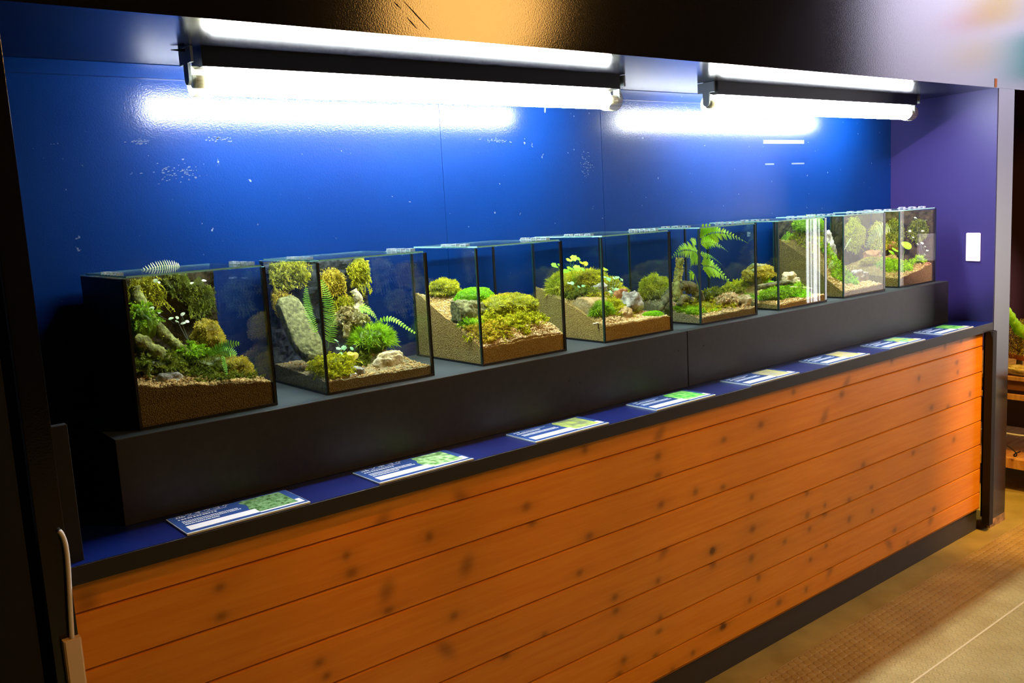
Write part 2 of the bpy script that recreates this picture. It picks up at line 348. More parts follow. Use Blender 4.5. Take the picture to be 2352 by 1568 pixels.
def cladding():
    x0, x1, yf = -0.200, 3.357, -0.176
    joints = [0.100, 0.170, 0.275, 0.380, 0.485, 0.590, 0.696, 0.805, 0.866]
    xs = np.arange(x0, x1 + 0.003, 0.006); xs[-1] = x1
    zs = []; ds = []
    for a, c in zip(joints[:-1], joints[1:]):
        k = max(4, int(round((c - a) / 0.006))); q = np.linspace(a + 0.0035, c - 0.0035, k)
        zs += [a + 0.0003] + q.tolist() + [c - 0.0003]; ds += [0.008] + [0.0] * k + [0.008]
    zs = np.array(zs); ds = np.array(ds)
    X, Z = np.meshgrid(xs, zs); Y = yf + np.repeat(ds[:, None], len(xs), 1)
    tone = np.ones_like(X)
    rnd = random.Random(4)
    bi = np.searchsorted(joints, Z) - 1
    for (kx, kz) in KNOTS:
        same = (bi == np.searchsorted(joints, kz) - 1)
        a = rnd.uniform(0.010, 0.017); c = rnd.uniform(0.009, 0.014)
        d2 = ((X - kx) / a) ** 2 + ((Z - kz) / c) ** 2
        tone -= same * (0.44 * np.exp(-d2 ** 1.3) + 0.15 * np.exp(-(((X - kx) / (a * 3.6)) ** 2 + ((Z - kz) / (c * 1.6)) ** 2)))
    for (kx, kz) in SMEARS:
        same = (bi == np.searchsorted(joints, kz) - 1)
        sl = rnd.uniform(-0.7, 0.7); u = (X - kx) - sl * (Z - kz)
        tone -= same * 0.46 * np.exp(-((u / 0.021) ** 2 + ((Z - kz) / 0.026) ** 2) ** 1.3)
    per = np.array([rnd.uniform(0.92, 1.06) for _ in joints])
    tone *= per[np.clip(bi, 0, 8)]
    tone = np.clip(tone, 0.15, 1.2)
    V = np.stack([X.ravel(), Y.ravel(), Z.ravel()], 1); nx = len(xs); nz = len(zs)
    F = [(r*nx+i, r*nx+i+1, (r+1)*nx+i+1, (r+1)*nx+i) for r in range(nz-1) for i in range(nx-1)]
    m = mat('honey_pine', (0.62,0.25,0.05), 0.36, 0.35)
    nt = m.node_tree; p = nt.nodes['Principled BSDF']
    v = coords(nt, (1.6, 1, 26))
    t = N(nt, 'ShaderNodeTexNoise'); t.inputs['Scale'].default_value = 3.0; t.inputs['Detail'].default_value = 8; t.inputs['Distortion'].default_value = 0.6
    r = N(nt, 'ShaderNodeValToRGB'); r.color_ramp.elements[0].position = 0.3; r.color_ramp.elements[1].position = 0.72
    r.color_ramp.elements[0].color = (0.58,0.205,0.010,1); r.color_ramp.elements[1].color = (0.66,0.27,0.022,1)
    a = N(nt, 'ShaderNodeAttribute'); a.attribute_name = 'tone'
    mx = N(nt, 'ShaderNodeMix', data_type='RGBA', blend_type='MULTIPLY'); mx.inputs['Factor'].default_value = 1
    nt.links.new(v, t.inputs['Vector']); nt.links.new(t.outputs['Fac'], r.inputs['Fac'])
    nt.links.new(r.outputs['Color'], mx.inputs['A']); nt.links.new(a.outputs['Color'], mx.inputs['B']); nt.links.new(mx.outputs['Result'], p.inputs['Base Color'])
    bp = N(nt, 'ShaderNodeBump'); bp.inputs['Strength'].default_value = 0.15; bp.inputs['Distance'].default_value = 0.001
    nt.links.new(t.outputs['Fac'], bp.inputs['Height']); nt.links.new(bp.outputs['Normal'], p.inputs['Normal'])
    mb = MB().add(V, F, tone.ravel())
    mb.box((x0, yf + 0.009, 0.1), (x1, yf + 0.02, 0.866), 0, 0.3)
    mb.box((x0, yf, 0.0985), (x1, yf + 0.012, 0.1003), 0, 0.5)
    mb.box((x1 - 0.0005, yf, 0.1), (x1, yf + 0.012, 0.866), 0, 0.5)
    return struct(mb, 'wall_lower', m)
cladding()
struct(MB().box((-0.20, -0.164, 0.0), (2.5475, -0.145, 0.0990)).box((2.5482, -0.164, 0.0), (3.358, -0.145, 0.0990)), 'baseboard_front', M_base)

# ledge
L = MB().box((-0.1995, YF, 0.866), (3.404, YB - 0.001, ZL)).build('display_ledge', M_ledge_edge, bevel=0.0008)
tag(L, 'long blue topped ledge running above the pine boards', 'ledge')
MB().box((-0.199, YF + 0.0012, ZL), (3.4035, YB - 0.002, ZL + 0.0012)).build('blue_top', M_ledge, L)['label'] = 'glossy blue top surface'

# plinths
P1 = MB().box((-0.060, -0.0405, ZL + 0.0012), (1.6405, YB - 0.004, ZP)).build('plinth', M_plinth, bevel=0.0012)
tag(P1, 'dark grey plinth box under the four tanks on the left', 'plinth', 'plinths on the ledge')
P2 = MB().box((1.6432, -0.0405, ZL + 0.0012), (3.335, YB - 0.004, ZP)).build('plinth', M_plinth, bevel=0.0012)
tag(P2, 'grey plinth box under the four tanks on the right', 'plinth', 'plinths on the ledge')

M_ptop = mat('lit_plinth_top_grey', (0.038, 0.052, 0.053), 0.5, 0.4)  # tube light on the plinth tops, painted in as a paler grey
MB().box((-0.0595, -0.0395, ZP - 0.0004), (1.640, YB - 0.005, ZP + 0.0001)).build('lit_top_tint', M_ptop, P1)['label'] = 'top face, tube light painted in as paler grey'
MB().box((1.6437, -0.0395, ZP - 0.0004), (3.3345, YB - 0.005, ZP + 0.0001)).build('lit_top_tint', M_ptop, P2)['label'] = 'top face, tube light painted in as paler grey'
for o_, pts_ in ((P1, ((1.600, 1.020), (1.140, 1.000), (1.180, 0.99))), (P2, ((1.72, 1.02),))):
    for (x_, z_) in pts_: MB().tube([(x_, -0.0412, z_), (x_, -0.0400, z_)], 0.0022, 12).build('screw_cap', M_matblack, o_)
# floor: studded rubber tiles with a smooth strip along the wall
def floor():
    m = mat('studded_rubber_floor', (0.55,0.46,0.25), 0.42, 0.4)
    nt = m.node_tree; p = nt.nodes['Principled BSDF']
    v = coords(nt, (1, 1, 1), 'Object')
    def lattice(off):
        ad = N(nt, 'ShaderNodeVectorMath', operation='ADD'); ad.inputs[1].default_value = off
        nt.links.new(v, ad.inputs[0])
        dv = N(nt, 'ShaderNodeVectorMath', operation='DIVIDE'); dv.inputs[1].default_value = (0.030, 0.052, 1)
        nt.links.new(ad.outputs[0], dv.inputs[0])
        fr = N(nt, 'ShaderNodeVectorMath', operation='FRACTION'); nt.links.new(dv.outputs[0], fr.inputs[0])
        sb = N(nt, 'ShaderNodeVectorMath', operation='SUBTRACT'); sb.inputs[1].default_value = (0.5, 0.5, 0); nt.links.new(fr.outputs[0], sb.inputs[0])
        ml = N(nt, 'ShaderNodeVectorMath', operation='MULTIPLY'); ml.inputs[1].default_value = (0.030, 0.052, 0); nt.links.new(sb.outputs[0], ml.inputs[0])
        le = N(nt, 'ShaderNodeVectorMath', operation='LENGTH'); nt.links.new(ml.outputs[0], le.inputs[0]); return le.outputs['Value']
    mn = N(nt, 'ShaderNodeMath', operation='MINIMUM'); nt.links.new(lattice((0,0,0)), mn.inputs[0]); nt.links.new(lattice((0.015,0.026,0)), mn.inputs[1])
    r = N(nt, 'ShaderNodeMapRange'); r.inputs['From Min'].default_value = 0.0125; r.inputs['From Max'].default_value = 0.0100; r.inputs['To Min'].default_value = 0; r.inputs['To Max'].default_value = 1
    nt.links.new(mn.outputs[0], r.inputs['Value'])
    bp = N(nt, 'ShaderNodeBump'); bp.inputs['Strength'].default_value = 1.0; bp.inputs['Distance'].default_value = 0.0022
    nt.links.new(r.outputs['Result'], bp.inputs['Height']); nt.links.new(bp.outputs['Normal'], p.inputs['Normal'])
    t = N(nt, 'ShaderNodeTexNoise'); t.inputs['Scale'].default_value = 7; t.inputs['Detail'].default_value = 6
    cr = N(nt, 'ShaderNodeValToRGB'); cr.color_ramp.elements[0].color = (0.32,0.235,0.075,1); cr.color_ramp.elements[1].color = (0.43,0.345,0.135,1)
    cr.color_ramp.elements[0].position = 0.3; cr.color_ramp.elements[1].position = 0.7
    nt.links.new(v, t.inputs['Vector']); nt.links.new(t.outputs['Fac'], cr.inputs['Fac']); nt.links.new(cr.outputs['Color'], p.inputs['Base Color'])
    mb = MB().box((-3, -0.599, -0.02), (7, -0.270, 0.0)).box((-3, -1.199, -0.02), (7, -0.601, 0.0)).box((-3, -6.0, -0.02), (7, -1.201, 0.0))
    mb.box((-3, -0.603, -0.01), (7, -0.597, 0.0007), 1)
    mb.box((-3, -1.203, -0.01), (7, -1.197, 0.0007), 1).box((-3, -6.0, -0.03), (7, 0.0, -0.02), 1)
    mb.box((-3, -0.268, -0.02), (7, 3.0, -0.001), 2)
    m2 = noise_mix(mat('smooth_olive_strip', (0.42,0.36,0.14), 0.45, 0.4), (0.27,0.22,0.06), (0.38,0.32,0.11), 6)
    m3 = mat('pale_floor_joint', (0.62,0.52,0.30), 0.5)
    struct(mb, 'floor', [m, m3, m2])
floor()

# the dark hall round the visitor
struct(MB().box((-3.0, -6.1, 0.0), (7.0, -6.0, 3.5)), 'wall_hall_far', M_hall)
struct(MB().box((-3.1, -6.0, 0.0), (-3.0, 0.0, 3.5)), 'wall_hall_left', M_hall)
struct(MB().box((-3.1, -6.1, 3.45), (7.2, 3.1, 3.55)), 'ceiling_hall', M_hall)
struct(MB().box((7.0, -6.1, 0.0), (7.1, 3.0, 3.5)), 'wall_hall_right', M_hall)
M_pale = mat('pale_lilac_wall', (0.80, 0.78, 0.86), 0.7)
struct(MB().box((6.50, -2.50, 0.0), (6.60, -1.20, 3.2)), 'wall_hall_lit', M_pale)
# amber pendant of the hall, mirrored in the glossy soffit
lamp = empty('pendant_lamp', (2.48, -2.48, 3.45), 'round amber pendant lamp hanging in the dark hall', 'lamp')
MB().tube([(0, 0, 0), (0, 0, -0.52)], 0.006, 8).build('lamp_cord', M_matblack, lamp)
_V, _F = ellips(0, 0, -0.91, 0.40, 0.40, 0.40, 24, 14, 0.0)
MB().add(_V, _F).build('lamp_globe', mat('amber_globe', (1, 0.6, 0.2), 0.5, emis=(1.0, 0.50, 0.12), estr=21.0), lamp, smooth=True)
# glowing strips added beside the pale wall, only to be mirrored in the glass
M_glow = mat('white_glow', (1, 1, 1), 0.5, emis=(0.95, 0.97, 1.0), estr=7.5)
for k_, (ya, yb_, zt) in enumerate(((-2.718, -2.698, 2.0), (-2.678, -2.670, 2.0), (-2.652, -2.618, 2.0), (-2.598, -2.592, 2.0), (-2.541, -2.521, 1.9))):
    struct(MB().box((6.50, ya, 0.05), (6.51, yb_, zt)), 'glow_strip_%d' % (k_ + 1), M_glow)
for nm_, yy, zz, hw, hh, cc in (('teal', -1.34, 2.34, 0.10, 0.16, (0.0, 0.42, 0.36)), ('yellow', -1.55, 2.74, 0.11, 0.14, (0.75, 0.50, 0.02)), ('yellow', -1.70, 2.42, 0.08, 0.10, (0.85, 0.62, 0.25)), ('pink', -1.77, 2.66, 0.06, 0.07, (0.75, 0.25, 0.28))):  # unseen coloured papers, added to tint the reflection in the soffit
    o = MB().box((6.494, yy - hw, zz - hh), (6.4995, yy + hw, zz + hh)).build('added_paper', mat(nm_ + '_paper', cc, 0.8)); tag(o, nm_ + (' paper notice on the pale hall wall' if nm_ != 'yellow' else (' large upper added paper shape on the pale hall wall' if hw > 0.1 else ' smaller lower added paper shape on the pale hall wall')), 'paper')

# ------------------------------------------------------------------ fluorescent fittings
def fitting(x0, x1, label, lead):
    yc, zc, R = 0.100, 1.788, 0.0280
    r = empty('fluorescent_light', (x0, yc, ZC), label, 'light', 'fluorescent battens on the niche ceiling')
    def W(mb, name, m, **kw):
        o = mb.build(name, m, **kw); o.parent = r; o.matrix_parent_inverse = Matrix.Translation(r.location).inverted(); return o
    b = MB(); xa, xb = x0 - 0.03, x1 + 0.035
    pr = [(-0.031, ZC), (0.031, ZC), (0.031, 1.8165), (-0.031, 1.8165)]
    b.add([(xa, yc + y, z) for y, z in pr] + [(xb, yc + y, z) for y, z in pr], [(0,1,2,3),(7,6,5,4),(0,4,5,1),(1,5,6,2),(2,6,7,3),(3,7,4,0)])
    W(b, 'housing', M_enamel)
    W(MB().tube([(x0, yc, zc), (x1, yc, zc)], R, 28), 'diffuser', M_tube, smooth=False)
    for xe, sgn in ((x0, -1), (x1, 1)):
        q = MB(); n = 28; Lc = 0.045
        V = []; F = []
        for k, xx in enumerate((xe, xe + sgn * Lc)):
            for j in range(n * 2):
                th = math.pi * j / n; rr = R + (0.0042 if j % 2 else 0.0024)
                V.append((xx, yc + rr * math.cos(th), zc + rr * math.sin(th)))
        for j in range(2 * n): F.append((j, (j+1) % (2*n), (j+1) % (2*n) + 2*n, j + 2*n))
        q.add(V, F); W(q, 'ribbed_sleeve', M_cap)
        W(MB().tube([(xe + sgn * 0.001, yc, zc), (xe + sgn * Lc * 0.95, yc, zc)], 0.014, 18), 'tube_cap', M_capmetal, smooth=True)
        # end plate with rounded tongue
        xe2 = xe + sgn * (Lc + 0.004)
        prof = [(-0.034, ZC - 0.001), (0.034, ZC - 0.001), (0.034, 1.824), (0.013, 1.824)]
        prof += [(0.013 * math.cos(a), 1.793 + 0.013 * math.sin(a)) for a in np.linspace(0, -math.pi, 9)] + [(-0.013, 1.824), (-0.034, 1.824)]
        k = len(prof); V = [(xe2, yc + y, z) for y, z in prof] + [(xe2 + sgn * 0.006, yc + y, z) for y, z in prof]
        F = [tuple(range(k)), tuple(range(2*k-1, k-1, -1))] + [(i, (i+1) % k, (i+1) % k + k, i + k) for i in range(k)]
        W(MB().add(V, F), 'end_plate', M_grey)
    if lead:
        W(MB().tube([(x0 - 0.05, yc - 0.005, ZC - 0.006), (x0 - 0.062, yc, ZC - 0.006), (x0 - 0.080, yc + 0.008, ZC - 0.005)], [0.004, 0.003, 0.0008], 8), 'lead', M_matblack)
fitting(0.262, 1.463, 'bright fluorescent batten with clear ribbed sleeve above the left tanks', True)
fitting(1.988, 3.232, 'bright fluorescent batten with pale end plate above the right tanks', False)

# marks on the back wall
def mark(a, b_, label):
    o = MB().box((a[0], YB - 0.0006, a[1]), (b_[0], YB - 0.0001, b_[1])).build('tape_residue', M_tape); tag(o, label, 'tape mark', 'tape marks on the blue wall'); return o
mark((2.57, 1.681), (2.85, 1.696), 'long pale tape strip on the blue wall under the right lamp')
mark((2.58, 1.598), (2.64, 1.604), 'short faint tape mark on blue wall, below the long strip, left one')
mark((2.76, 1.598), (2.85, 1.604), 'short faint tape mark on blue wall, below the long strip, right one')
# scuffs: paint chips in little patches
def scuffs(name, cx, cz, sx, sz, n, seed, label):
    r_ = random.Random(seed); b = MB()
    for i in range(n):
        x = cx + r_.gauss(0, sx); z = cz + r_.gauss(0, sz); s = r_.uniform(0.0008, 0.0035); h_ = r_.uniform(0.0005, 0.0013)
        b.add([(x - s, YB - 0.0004, z - h_), (x + s, YB - 0.0004, z - h_ * 0.4), (x + s * 0.8, YB - 0.0004, z + h_), (x - s * 0.7, YB - 0.0004, z + h_ * 0.8)], [(0,1,2,3)])
    o = b.build(name, M_tape); tag(o, label, 'paint scuff', 'scuffs on the blue wall', 'stuff')
scuffs('paint_scuff', 0.165, 1.682, 0.012, 0.003, 26, 1, 'small pale scuff on blue wall left of the long lamp glare')
scuffs('paint_scuff', 0.250, 1.612, 0.030, 0.014, 70, 2, 'wide speckled pale scuff on blue wall above the leftmost tanks')
scuffs('paint_scuff', 0.357, 1.690, 0.016, 0.003, 30, 3, 'short pale scuff on blue wall just below the left lamp glare')
scuffs('paint_scuff', 1.225, 1.688, 0.030, 0.003, 40, 4, 'thin pale scuff on blue wall below the right end of the left lamp glare')
scuffs('paint_scuff', 1.600, 1.610, 0.014, 0.018, 60, 5, 'tall pale scuff on blue wall beside the second board seam')
scuffs('paint_scuff', 1.950, 1.800, 0.100, 0.010, 60, 6, 'pale scuffs on blue wall in the gap between the two lamps')

# light switch on the side wall
def switch():
    ang = math.atan2(XR1 - XR0, YB - YF)
    yc = -0.101; xc = XR0 + (yc - YF) / (YB - YF) * (XR1 - XR0)
    r = empty('light_switch', (xc - 0.0005, yc, 1.214), 'white rectangular wall switch on the indigo side wall', 'switch'); r.rotation_euler = (0, 0, -ang)
    MB().box((-0.009, -0.034, -0.060), (0, 0.034, 0.060)).build('cover_plate', M_white, r, bevel=0.004)
    MB().box((-0.0125, -0.020, -0.045), (-0.008, 0.020, 0.045)).build('rocker', mat('switch_rocker', (0.70,0.71,0.69), 0.3), r, bevel=0.002)
switch()

# cable and cover at the left end
o = MB().tube(bez([(-0.2102, -0.2040, 0.9733), (-0.1971, -0.2050, 0.9550), (-0.2035, -0.2060, 0.9079), (-0.2074, -0.2060, 0.8612), (-0.2129, -0.2060, 0.7702)], 24), 0.0042, 10).build('wall_cable', M_cable, smooth=True)
tag(o, 'pale flat cable curving down past the left end of the ledge', 'cable')
b = MB().box((-0.228, YF - 0.016, 0.0), (-0.199, YF, 0.778)); b.box((-0.226, YF - 0.018, 0.0), (-0.201, YF - 0.016, 0.778))
o = b.build('cable_cover', M_beige, bevel=0.002); tag(o, 'beige plastic cable cover at the left edge of the pine boards', 'cable cover')

# paint chip and creases on the soffit
o = MB().box((3.372, YF - 0.0012, 1.8585), (3.392, YF - 0.0001, 1.892)).build('paint_chip', mat('bare_orange_wood', (0.60,0.22,0.07), 0.7)); tag(o, 'small bare orange chip on the black board above the right post', 'paint chip')
for i, (p, q) in enumerate((((0.5525, -0.1970, 1.9241), (0.5687, -0.1970, 1.9115)), ((0.5766, -0.1970, 1.9281), (0.6400, -0.1970, 1.8742)), ((0.5826, -0.1970, 1.8949), (0.6062, -0.1970, 1.8735)))):
    o = MB().tube([p, tuple((a + c) / 2 for a, c in zip(p, q)), q], [0.0003, 0.0012, 0.0003], 6).build('paint_crease', M_black, smooth=True)
    tag(o, ['short upper diagonal crease in the black paint above the left lamp', 'longest diagonal crease in the black paint above the left lamp', 'short lower diagonal crease in the black paint above the left lamp'][i], 'crease', 'creases in the black soffit')

# ------------------------------------------------------------------ information signs
def sign(x0, label, title, pic, seed):
    wd, dp, th = 0.2565, 0.1200, 0.0042
    r = empty('info_sign', (x0, -0.1945, ZL + 0.0012), label, 'sign', 'moss name signs on the ledge')
    MB().box((0, 0, 0), (wd, dp, th)).build('acrylic_plate', M_sign_edge, r, bevel=0.0006)
    z = th + 0.0002
    def q(name, u0, u1, v0, v1, m, dz=0.0):
        return MB().box((u0 * wd, v0 * dp, z + dz), (u1 * wd, v1 * dp, z + dz + 0.0002)).build(name, m, r)
    q('printed_face', 0.006, 0.994, 0.04, 0.995, M_sign_blue)
    q('white_band', 0.05, 0.60, 0.13, 0.36, M_paper, 0.0004)
    b = MB().box((0.60*wd, 0.10*dp, z + 0.0004), (0.975*wd, 0.155*dp, z + 0.0006)).box((0.935*wd, 0.156*dp, z + 0.0004), (0.975*wd, 0.33*dp, z + 0.0006))
    b.build('white_corner_rule', M_paper, r)
    # photograph with a ragged left side
    rr = random.Random(seed); P = [(0.60, 0.165), (0.93, 0.165), (0.93, 0.95), (0.60, 0.95)]
    for k in range(5): P.append((0.575 + rr.uniform(-0.02, 0.02), 0.85 - k * 0.14))
    V = [(u * wd, v * dp, z + 0.0005) for u, v in P]; MB().add(V, [tuple(range(len(V)))]).build('moss_photo', pic, r)
    # rows of tiny print
    b = MB()
    def row(v, u0, u1, h_=0.045, pitch=0.016):
        u = u0
        while u < u1:
            wv = pitch * rr.uniform(0.55, 0.85)
            b.box((u*wd, (v - h_/2)*dp, z + 0.0004), ((u+wv)*wd, (v + h_/2)*dp, z + 0.0006)); u += pitch
    row(0.885, 0.06, 0.13, 0.045, 0.02); row(0.765, 0.058, 0.36, 0.05, 0.024)
    row(0.63, 0.066, 0.50); row(0.555, 0.064, 0.52)
    if seed in (1, 2): row(0.465, 0.064, 0.33)
    b.box((0.145*wd, 0.845*dp, z + 0.0004), (0.46*wd, 0.857*dp, z + 0.0006))
    b.build('small_print', M_print, r)
    if title:
        c = bpy.data.curves.new('title', 'FONT'); c.body = title; c.size = 0.0135; c.space_character = 1.25
        t = bpy.data.objects.new('title', c); COL.objects.link(t)
        dg = bpy.context.evaluated_depsgraph_get()
        me = bpy.data.meshes.new_from_object(t.evaluated_get(dg)); bpy.data.objects.remove(t)
        if len(me.vertices):
            xs = [v.co.x for v in me.vertices]; ys = [v.co.y for v in me.vertices]
            sx = 0.43 * wd / max(1e-6, max(xs) - min(xs)); sy = 0.105 * dp / max(1e-6, max(ys) - min(ys)) * 0.95
            for v in me.vertices: v.co = ((v.co.x - min(xs)) * sx + 0.065 * wd, (v.co.y - min(ys)) * sy + 0.885 * dp, z + 0.0009)
            me.materials.append(M_print)
            o = bpy.data.objects.new('title', me); COL.objects.link(o); o.parent = r
    return r
M_sign_edge = mat('clear_acrylic_edge', (0.55, 0.66, 0.70), 0.15, 0.7)
M_sign_blue = mat('navy_print', (0.026, 0.075, 0.27), 0.22, 0.6)
M_sign_dark = mat('dark_print', (0.01, 0.012, 0.02), 0.22, 0.6)
M_paper = mat('white_print', (0.70, 0.73, 0.76), 0.4)
M_print = mat('pale_lettering', (0.62, 0.70, 0.78), 0.4)
def pic(name, c1, c2, sc): return noise_mix(mat(name, c1, 0.25, 0.6), c1, c2, sc, 0.38, 0.62, 5)
SIGNS = [(0.0084, 'blue sign with six white katakana and a dark green moss photo, nearest the left end', 'ホウオウゴケ', pic('photo_dark_green', (0.05,0.16,0.04), (0.22,0.42,0.20), 110)),
 (0.4307, 'blue sign with a photo of round light green leaves, second from the left', 'コツボゴケ', pic('photo_round_leaves', (0.12,0.30,0.08), (0.50,0.85,0.40), 70)),
 (0.8801, 'blue sign with a half grey, half yellow-green moss photo', None, pic('photo_grey_yellow', (0.20,0.25,0.15), (0.50,0.68,0.12), 22)),
 (1.3245, 'blue sign with a vivid green moss photo, in front of the plinth joint', None, pic('photo_vivid_green', (0.04,0.55,0.05), (0.36,0.85,0.25), 60)),
 (1.7538, 'blue sign with a grey photo streaked olive yellow, just right of the plinth joint', None, pic('photo_olive_streak', (0.36,0.38,0.30), (0.55,0.56,0.20), 25)),
 (2.1828, 'blue sign with a beige photo marked yellow in its middle', None, pic('photo_beige_yellow', (0.50,0.46,0.36), (0.66,0.62,0.10), 22)),
 (2.5790, 'blue sign with a photo mixing teal, green and yellow, second from the right', None, pic('photo_teal_yellow', (0.10,0.52,0.34), (0.60,0.62,0.12), 45)),
 (2.9750, 'blue sign with a small bright green photo, rightmost on the ledge', None, pic('photo_leaf_green', (0.06,0.42,0.08), (0.30,0.72,0.16), 45))]
for i, s in enumerate(SIGNS): sign(*s, i + 1)

# ------------------------------------------------------------------ terrarium tanks
TW, TD, TH, G = 0.300, 0.312, 0.309, 0.004
TX = [0.000, 0.4227, 0.8733, 1.3240, 1.7583, 2.1797, 2.5934, 3.0039]
def pane(mb_a, mb_b, name, parent, axis, m=None):
    # glass box whose thin rim faces carry the green edge colour
    mb = MB().box(mb_a, mb_b); d = [mb_b[i] - mb_a[i] for i in range(3)]; thin = d.index(min(d))
    fax = [2, 2, 1, 0, 1, 0]
    mb.m = [0 if fax[i] == thin else (1 if fax[i] == 2 or thin == 2 else 2) for i in range(6)]
    return mb.build(name, [m or M_glass, M_edge, M_edge_side], parent)
def tank(i, label, film=False, board=None, side_board=False):
    r = empty('terrarium', (TX[i], 0, ZP), label, 'terrarium', 'glass terrariums in a row on the plinths')
    pane((0, 0, 0.0), (TW, G, TH), 'front_pane', r, 1)
    pane((0, TD - G, 0.0), (TW, TD, TH), 'back_pane', r, 1)
    pane((0, G, 0.0), (G, TD - G, TH), 'side_pane', r, 0)
    pane((TW - G, G, 0.0), (TW, TD - G, TH), 'side_pane', r, 0)
    MB().box((G, G, 0.0), (TW - G, TD - G, G)).build('base_pane', M_seal, r)
    pane((0.008, 0.003, TH + 0.0005), (TW - 0.008, TD - 0.010, TH + 0.0040), 'lid', r, 2, M_lid)
    s = 0.0062
    for (x, y) in ((0.0012, 0.0008), (TW - s - 0.0002, 0.0008), (0.0012, TD - s - 0.0008), (TW - s - 0.0002, TD - s - 0.0008)):
        MB().box((x, y, 0.001), (x + s * 0.85, y + s, TH - 0.002)).build('corner_seal', M_seal, r)
    b = MB().box((0.002, -0.0004, 0), (TW - 0.002, 0.0005, 0.006)).box((-0.0004, 0.002, 0), (0.0005, TD, 0.006)).box((TW - 0.0005, 0.002, 0), (TW + 0.0004, TD, 0.006))
    b.build('base_seal', M_seal, r)
    for x in (0.004, TW - 0.016):
        b = MB().box((x, 0.045, TH + 0.0042), (x + 0.010, 0.165, TH + 0.0052))
        for y in (0.045, 0.088, 0.133):
            b.box((x - 0.002, y, TH + 0.0042), (x + 0.012, y + 0.003, TH + 0.010)); b.box((x - 0.002, y + 0.022, TH + 0.0042), (x + 0.012, y + 0.025, TH + 0.010)); b.box((x - 0.002, y, TH + 0.009), (x + 0.012, y + 0.025, TH + 0.0105))
        b.build('lid_clip', M_clip, r)
    if film: MB().box((-0.0014, 0.002, 0.004), (-0.0003, TD - 0.002, TH - 0.002)).build('black_side_film', M_film, r)['label'] = 'opaque black film on the left side'
    if board:
        nx, nz = 40, 40; V = []; rb = random.Random(i)
        x0, x1, z0, z1 = G + 0.001, TW - G - 0.001, G, TH - 0.004
        for k in range(nz + 1):
            for j in range(nx + 1):
                X = x0 + (x1 - x0) * j / nx; Z = z0 + (z1 - z0) * k / nz
                V.append((X, TD - G - 0.014 - 0.006 * noise.noise(Vector((X * 30 + i * 7, 0, Z * 30))) - 0.003 * noise.noise(Vector((X * 110, i, Z * 110))), Z))
        F = [(k*(nx+1)+j, k*(nx+1)+j+1, (k+1)*(nx+1)+j+1, (k+1)*(nx+1)+j) for k in range(nz) for j in range(nx)]
        b = MB().add(V, F); b.box((x0, TD - G - 0.010, z0), (x1, TD - G - 0.0005, z1)); b.build('back_board', board, r, smooth=False)
    if side_board:
        b = MB(); V = []; n_ = 30
        for k in range(n_ + 1):
            for j in range(n_ + 1):
                Y = G + 0.004 + (TD - 2 * G - 0.03) * j / n_; Z = G + (TH - G - 0.006) * k / n_
                V.append((TW - G - 0.012 - 0.005 * noise.noise(Vector((i, Y * 30, Z * 30))), Y, Z))
        b.add(V, [(k*(n_+1)+j, k*(n_+1)+j+1, (k+1)*(n_+1)+j+1, (k+1)*(n_+1)+j) for k in range(n_) for j in range(n_)]); b.box((TW - G - 0.007, G + 0.004, G), (TW - G - 0.0005, TD - G - 0.025, TH - 0.006))
        b.build('side_board', board, r)
    return r
tank(0, 'leftmost glass terrarium with an opaque black left side', True, M_cork)
tank(1, 'glass terrarium with charcoal foam back board, slanted mossy slab and tall fern, second from left', False, M_foam)
tank(2, 'glass terrarium with a steep bank of tan granules and round moss mounds, third from left')
tank(3, 'glass terrarium with an ochre boulder, grassy moss and three-part leaves, left of the plinth joint')
tank(4, 'glass terrarium with a large bright compound fern, just right of the plinth joint')
tank(5, 'glass terrarium with low moss and pale rocks, catching white vertical reflections')
tank(6, 'glass terrarium with a tall brown soil bank at its left, second from the right', False, M_cork)
tank(7, 'rightmost glass terrarium beside the light switch wall', False, M_cork, True)

# ------------------------------------------------------------------ plant and stone builders
RNG = random.Random(11)
def blades(mb, P, Nn, ln, wd, spread=0.6, rng=RNG, curl=0.3, tone=(0.7, 1.25), seg=2):
    V = []; F = []; C = []
    for p, n in zip(P, Nn):
        d = Vector(n) + Vector((rng.gauss(0, spread), rng.gauss(0, spread), rng.gauss(0, spread)))
        if d.length < 1e-3: continue
        d.normalize(); l = ln * rng.uniform(0.55, 1.25); w_ = wd * rng.uniform(0.7, 1.3)
        s = d.cross(Vector((rng.gauss(0, 1), rng.gauss(0, 1), rng.gauss(0, 1))))
        if s.length < 1e-4: continue
        s.normalize(); p = Vector(p); tn = rng.uniform(*tone)
        bend = Vector((0, 0, -1)) * l * curl * rng.random()
        b0 = len(V)
        m1 = p + d * l * 0.5 + bend * 0.25; tip = p + d * l + bend
        V += [tuple(p - s * w_ * 0.35), tuple(p + s * w_ * 0.35), tuple(m1 + s * w_ * 0.5), tuple(m1 - s * w_ * 0.5), tuple(tip)]
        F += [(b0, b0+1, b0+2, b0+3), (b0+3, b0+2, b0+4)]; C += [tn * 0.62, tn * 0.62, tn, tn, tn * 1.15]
    mb.add(V, F, np.array(C))

def cap_points(c, r, n, rng, zmin=-0.25):
    P = []; Q = []
    while len(P) < n:
        d = Vector((rng.gauss(0, 1), rng.gauss(0, 1), rng.gauss(0, 1))).normalized()
        if d.z < zmin: continue
        P.append((c[0] + d.x * r[0] * 0.96, c[1] + d.y * r[1] * 0.96, c[2] + d.z * r[2] * 0.96))
        q = Vector((d.x / r[0], d.y / r[1], d.z / r[2])).normalized(); Q.append(tuple(q))
    return P, Q

SOILBUMPS = {i: [] for i in range(8)}
def seat(t, c, r, k=0.55): SOILBUMPS[t].append((c[0], c[1], c[2] - k * r[2], max(r[0], r[1])))

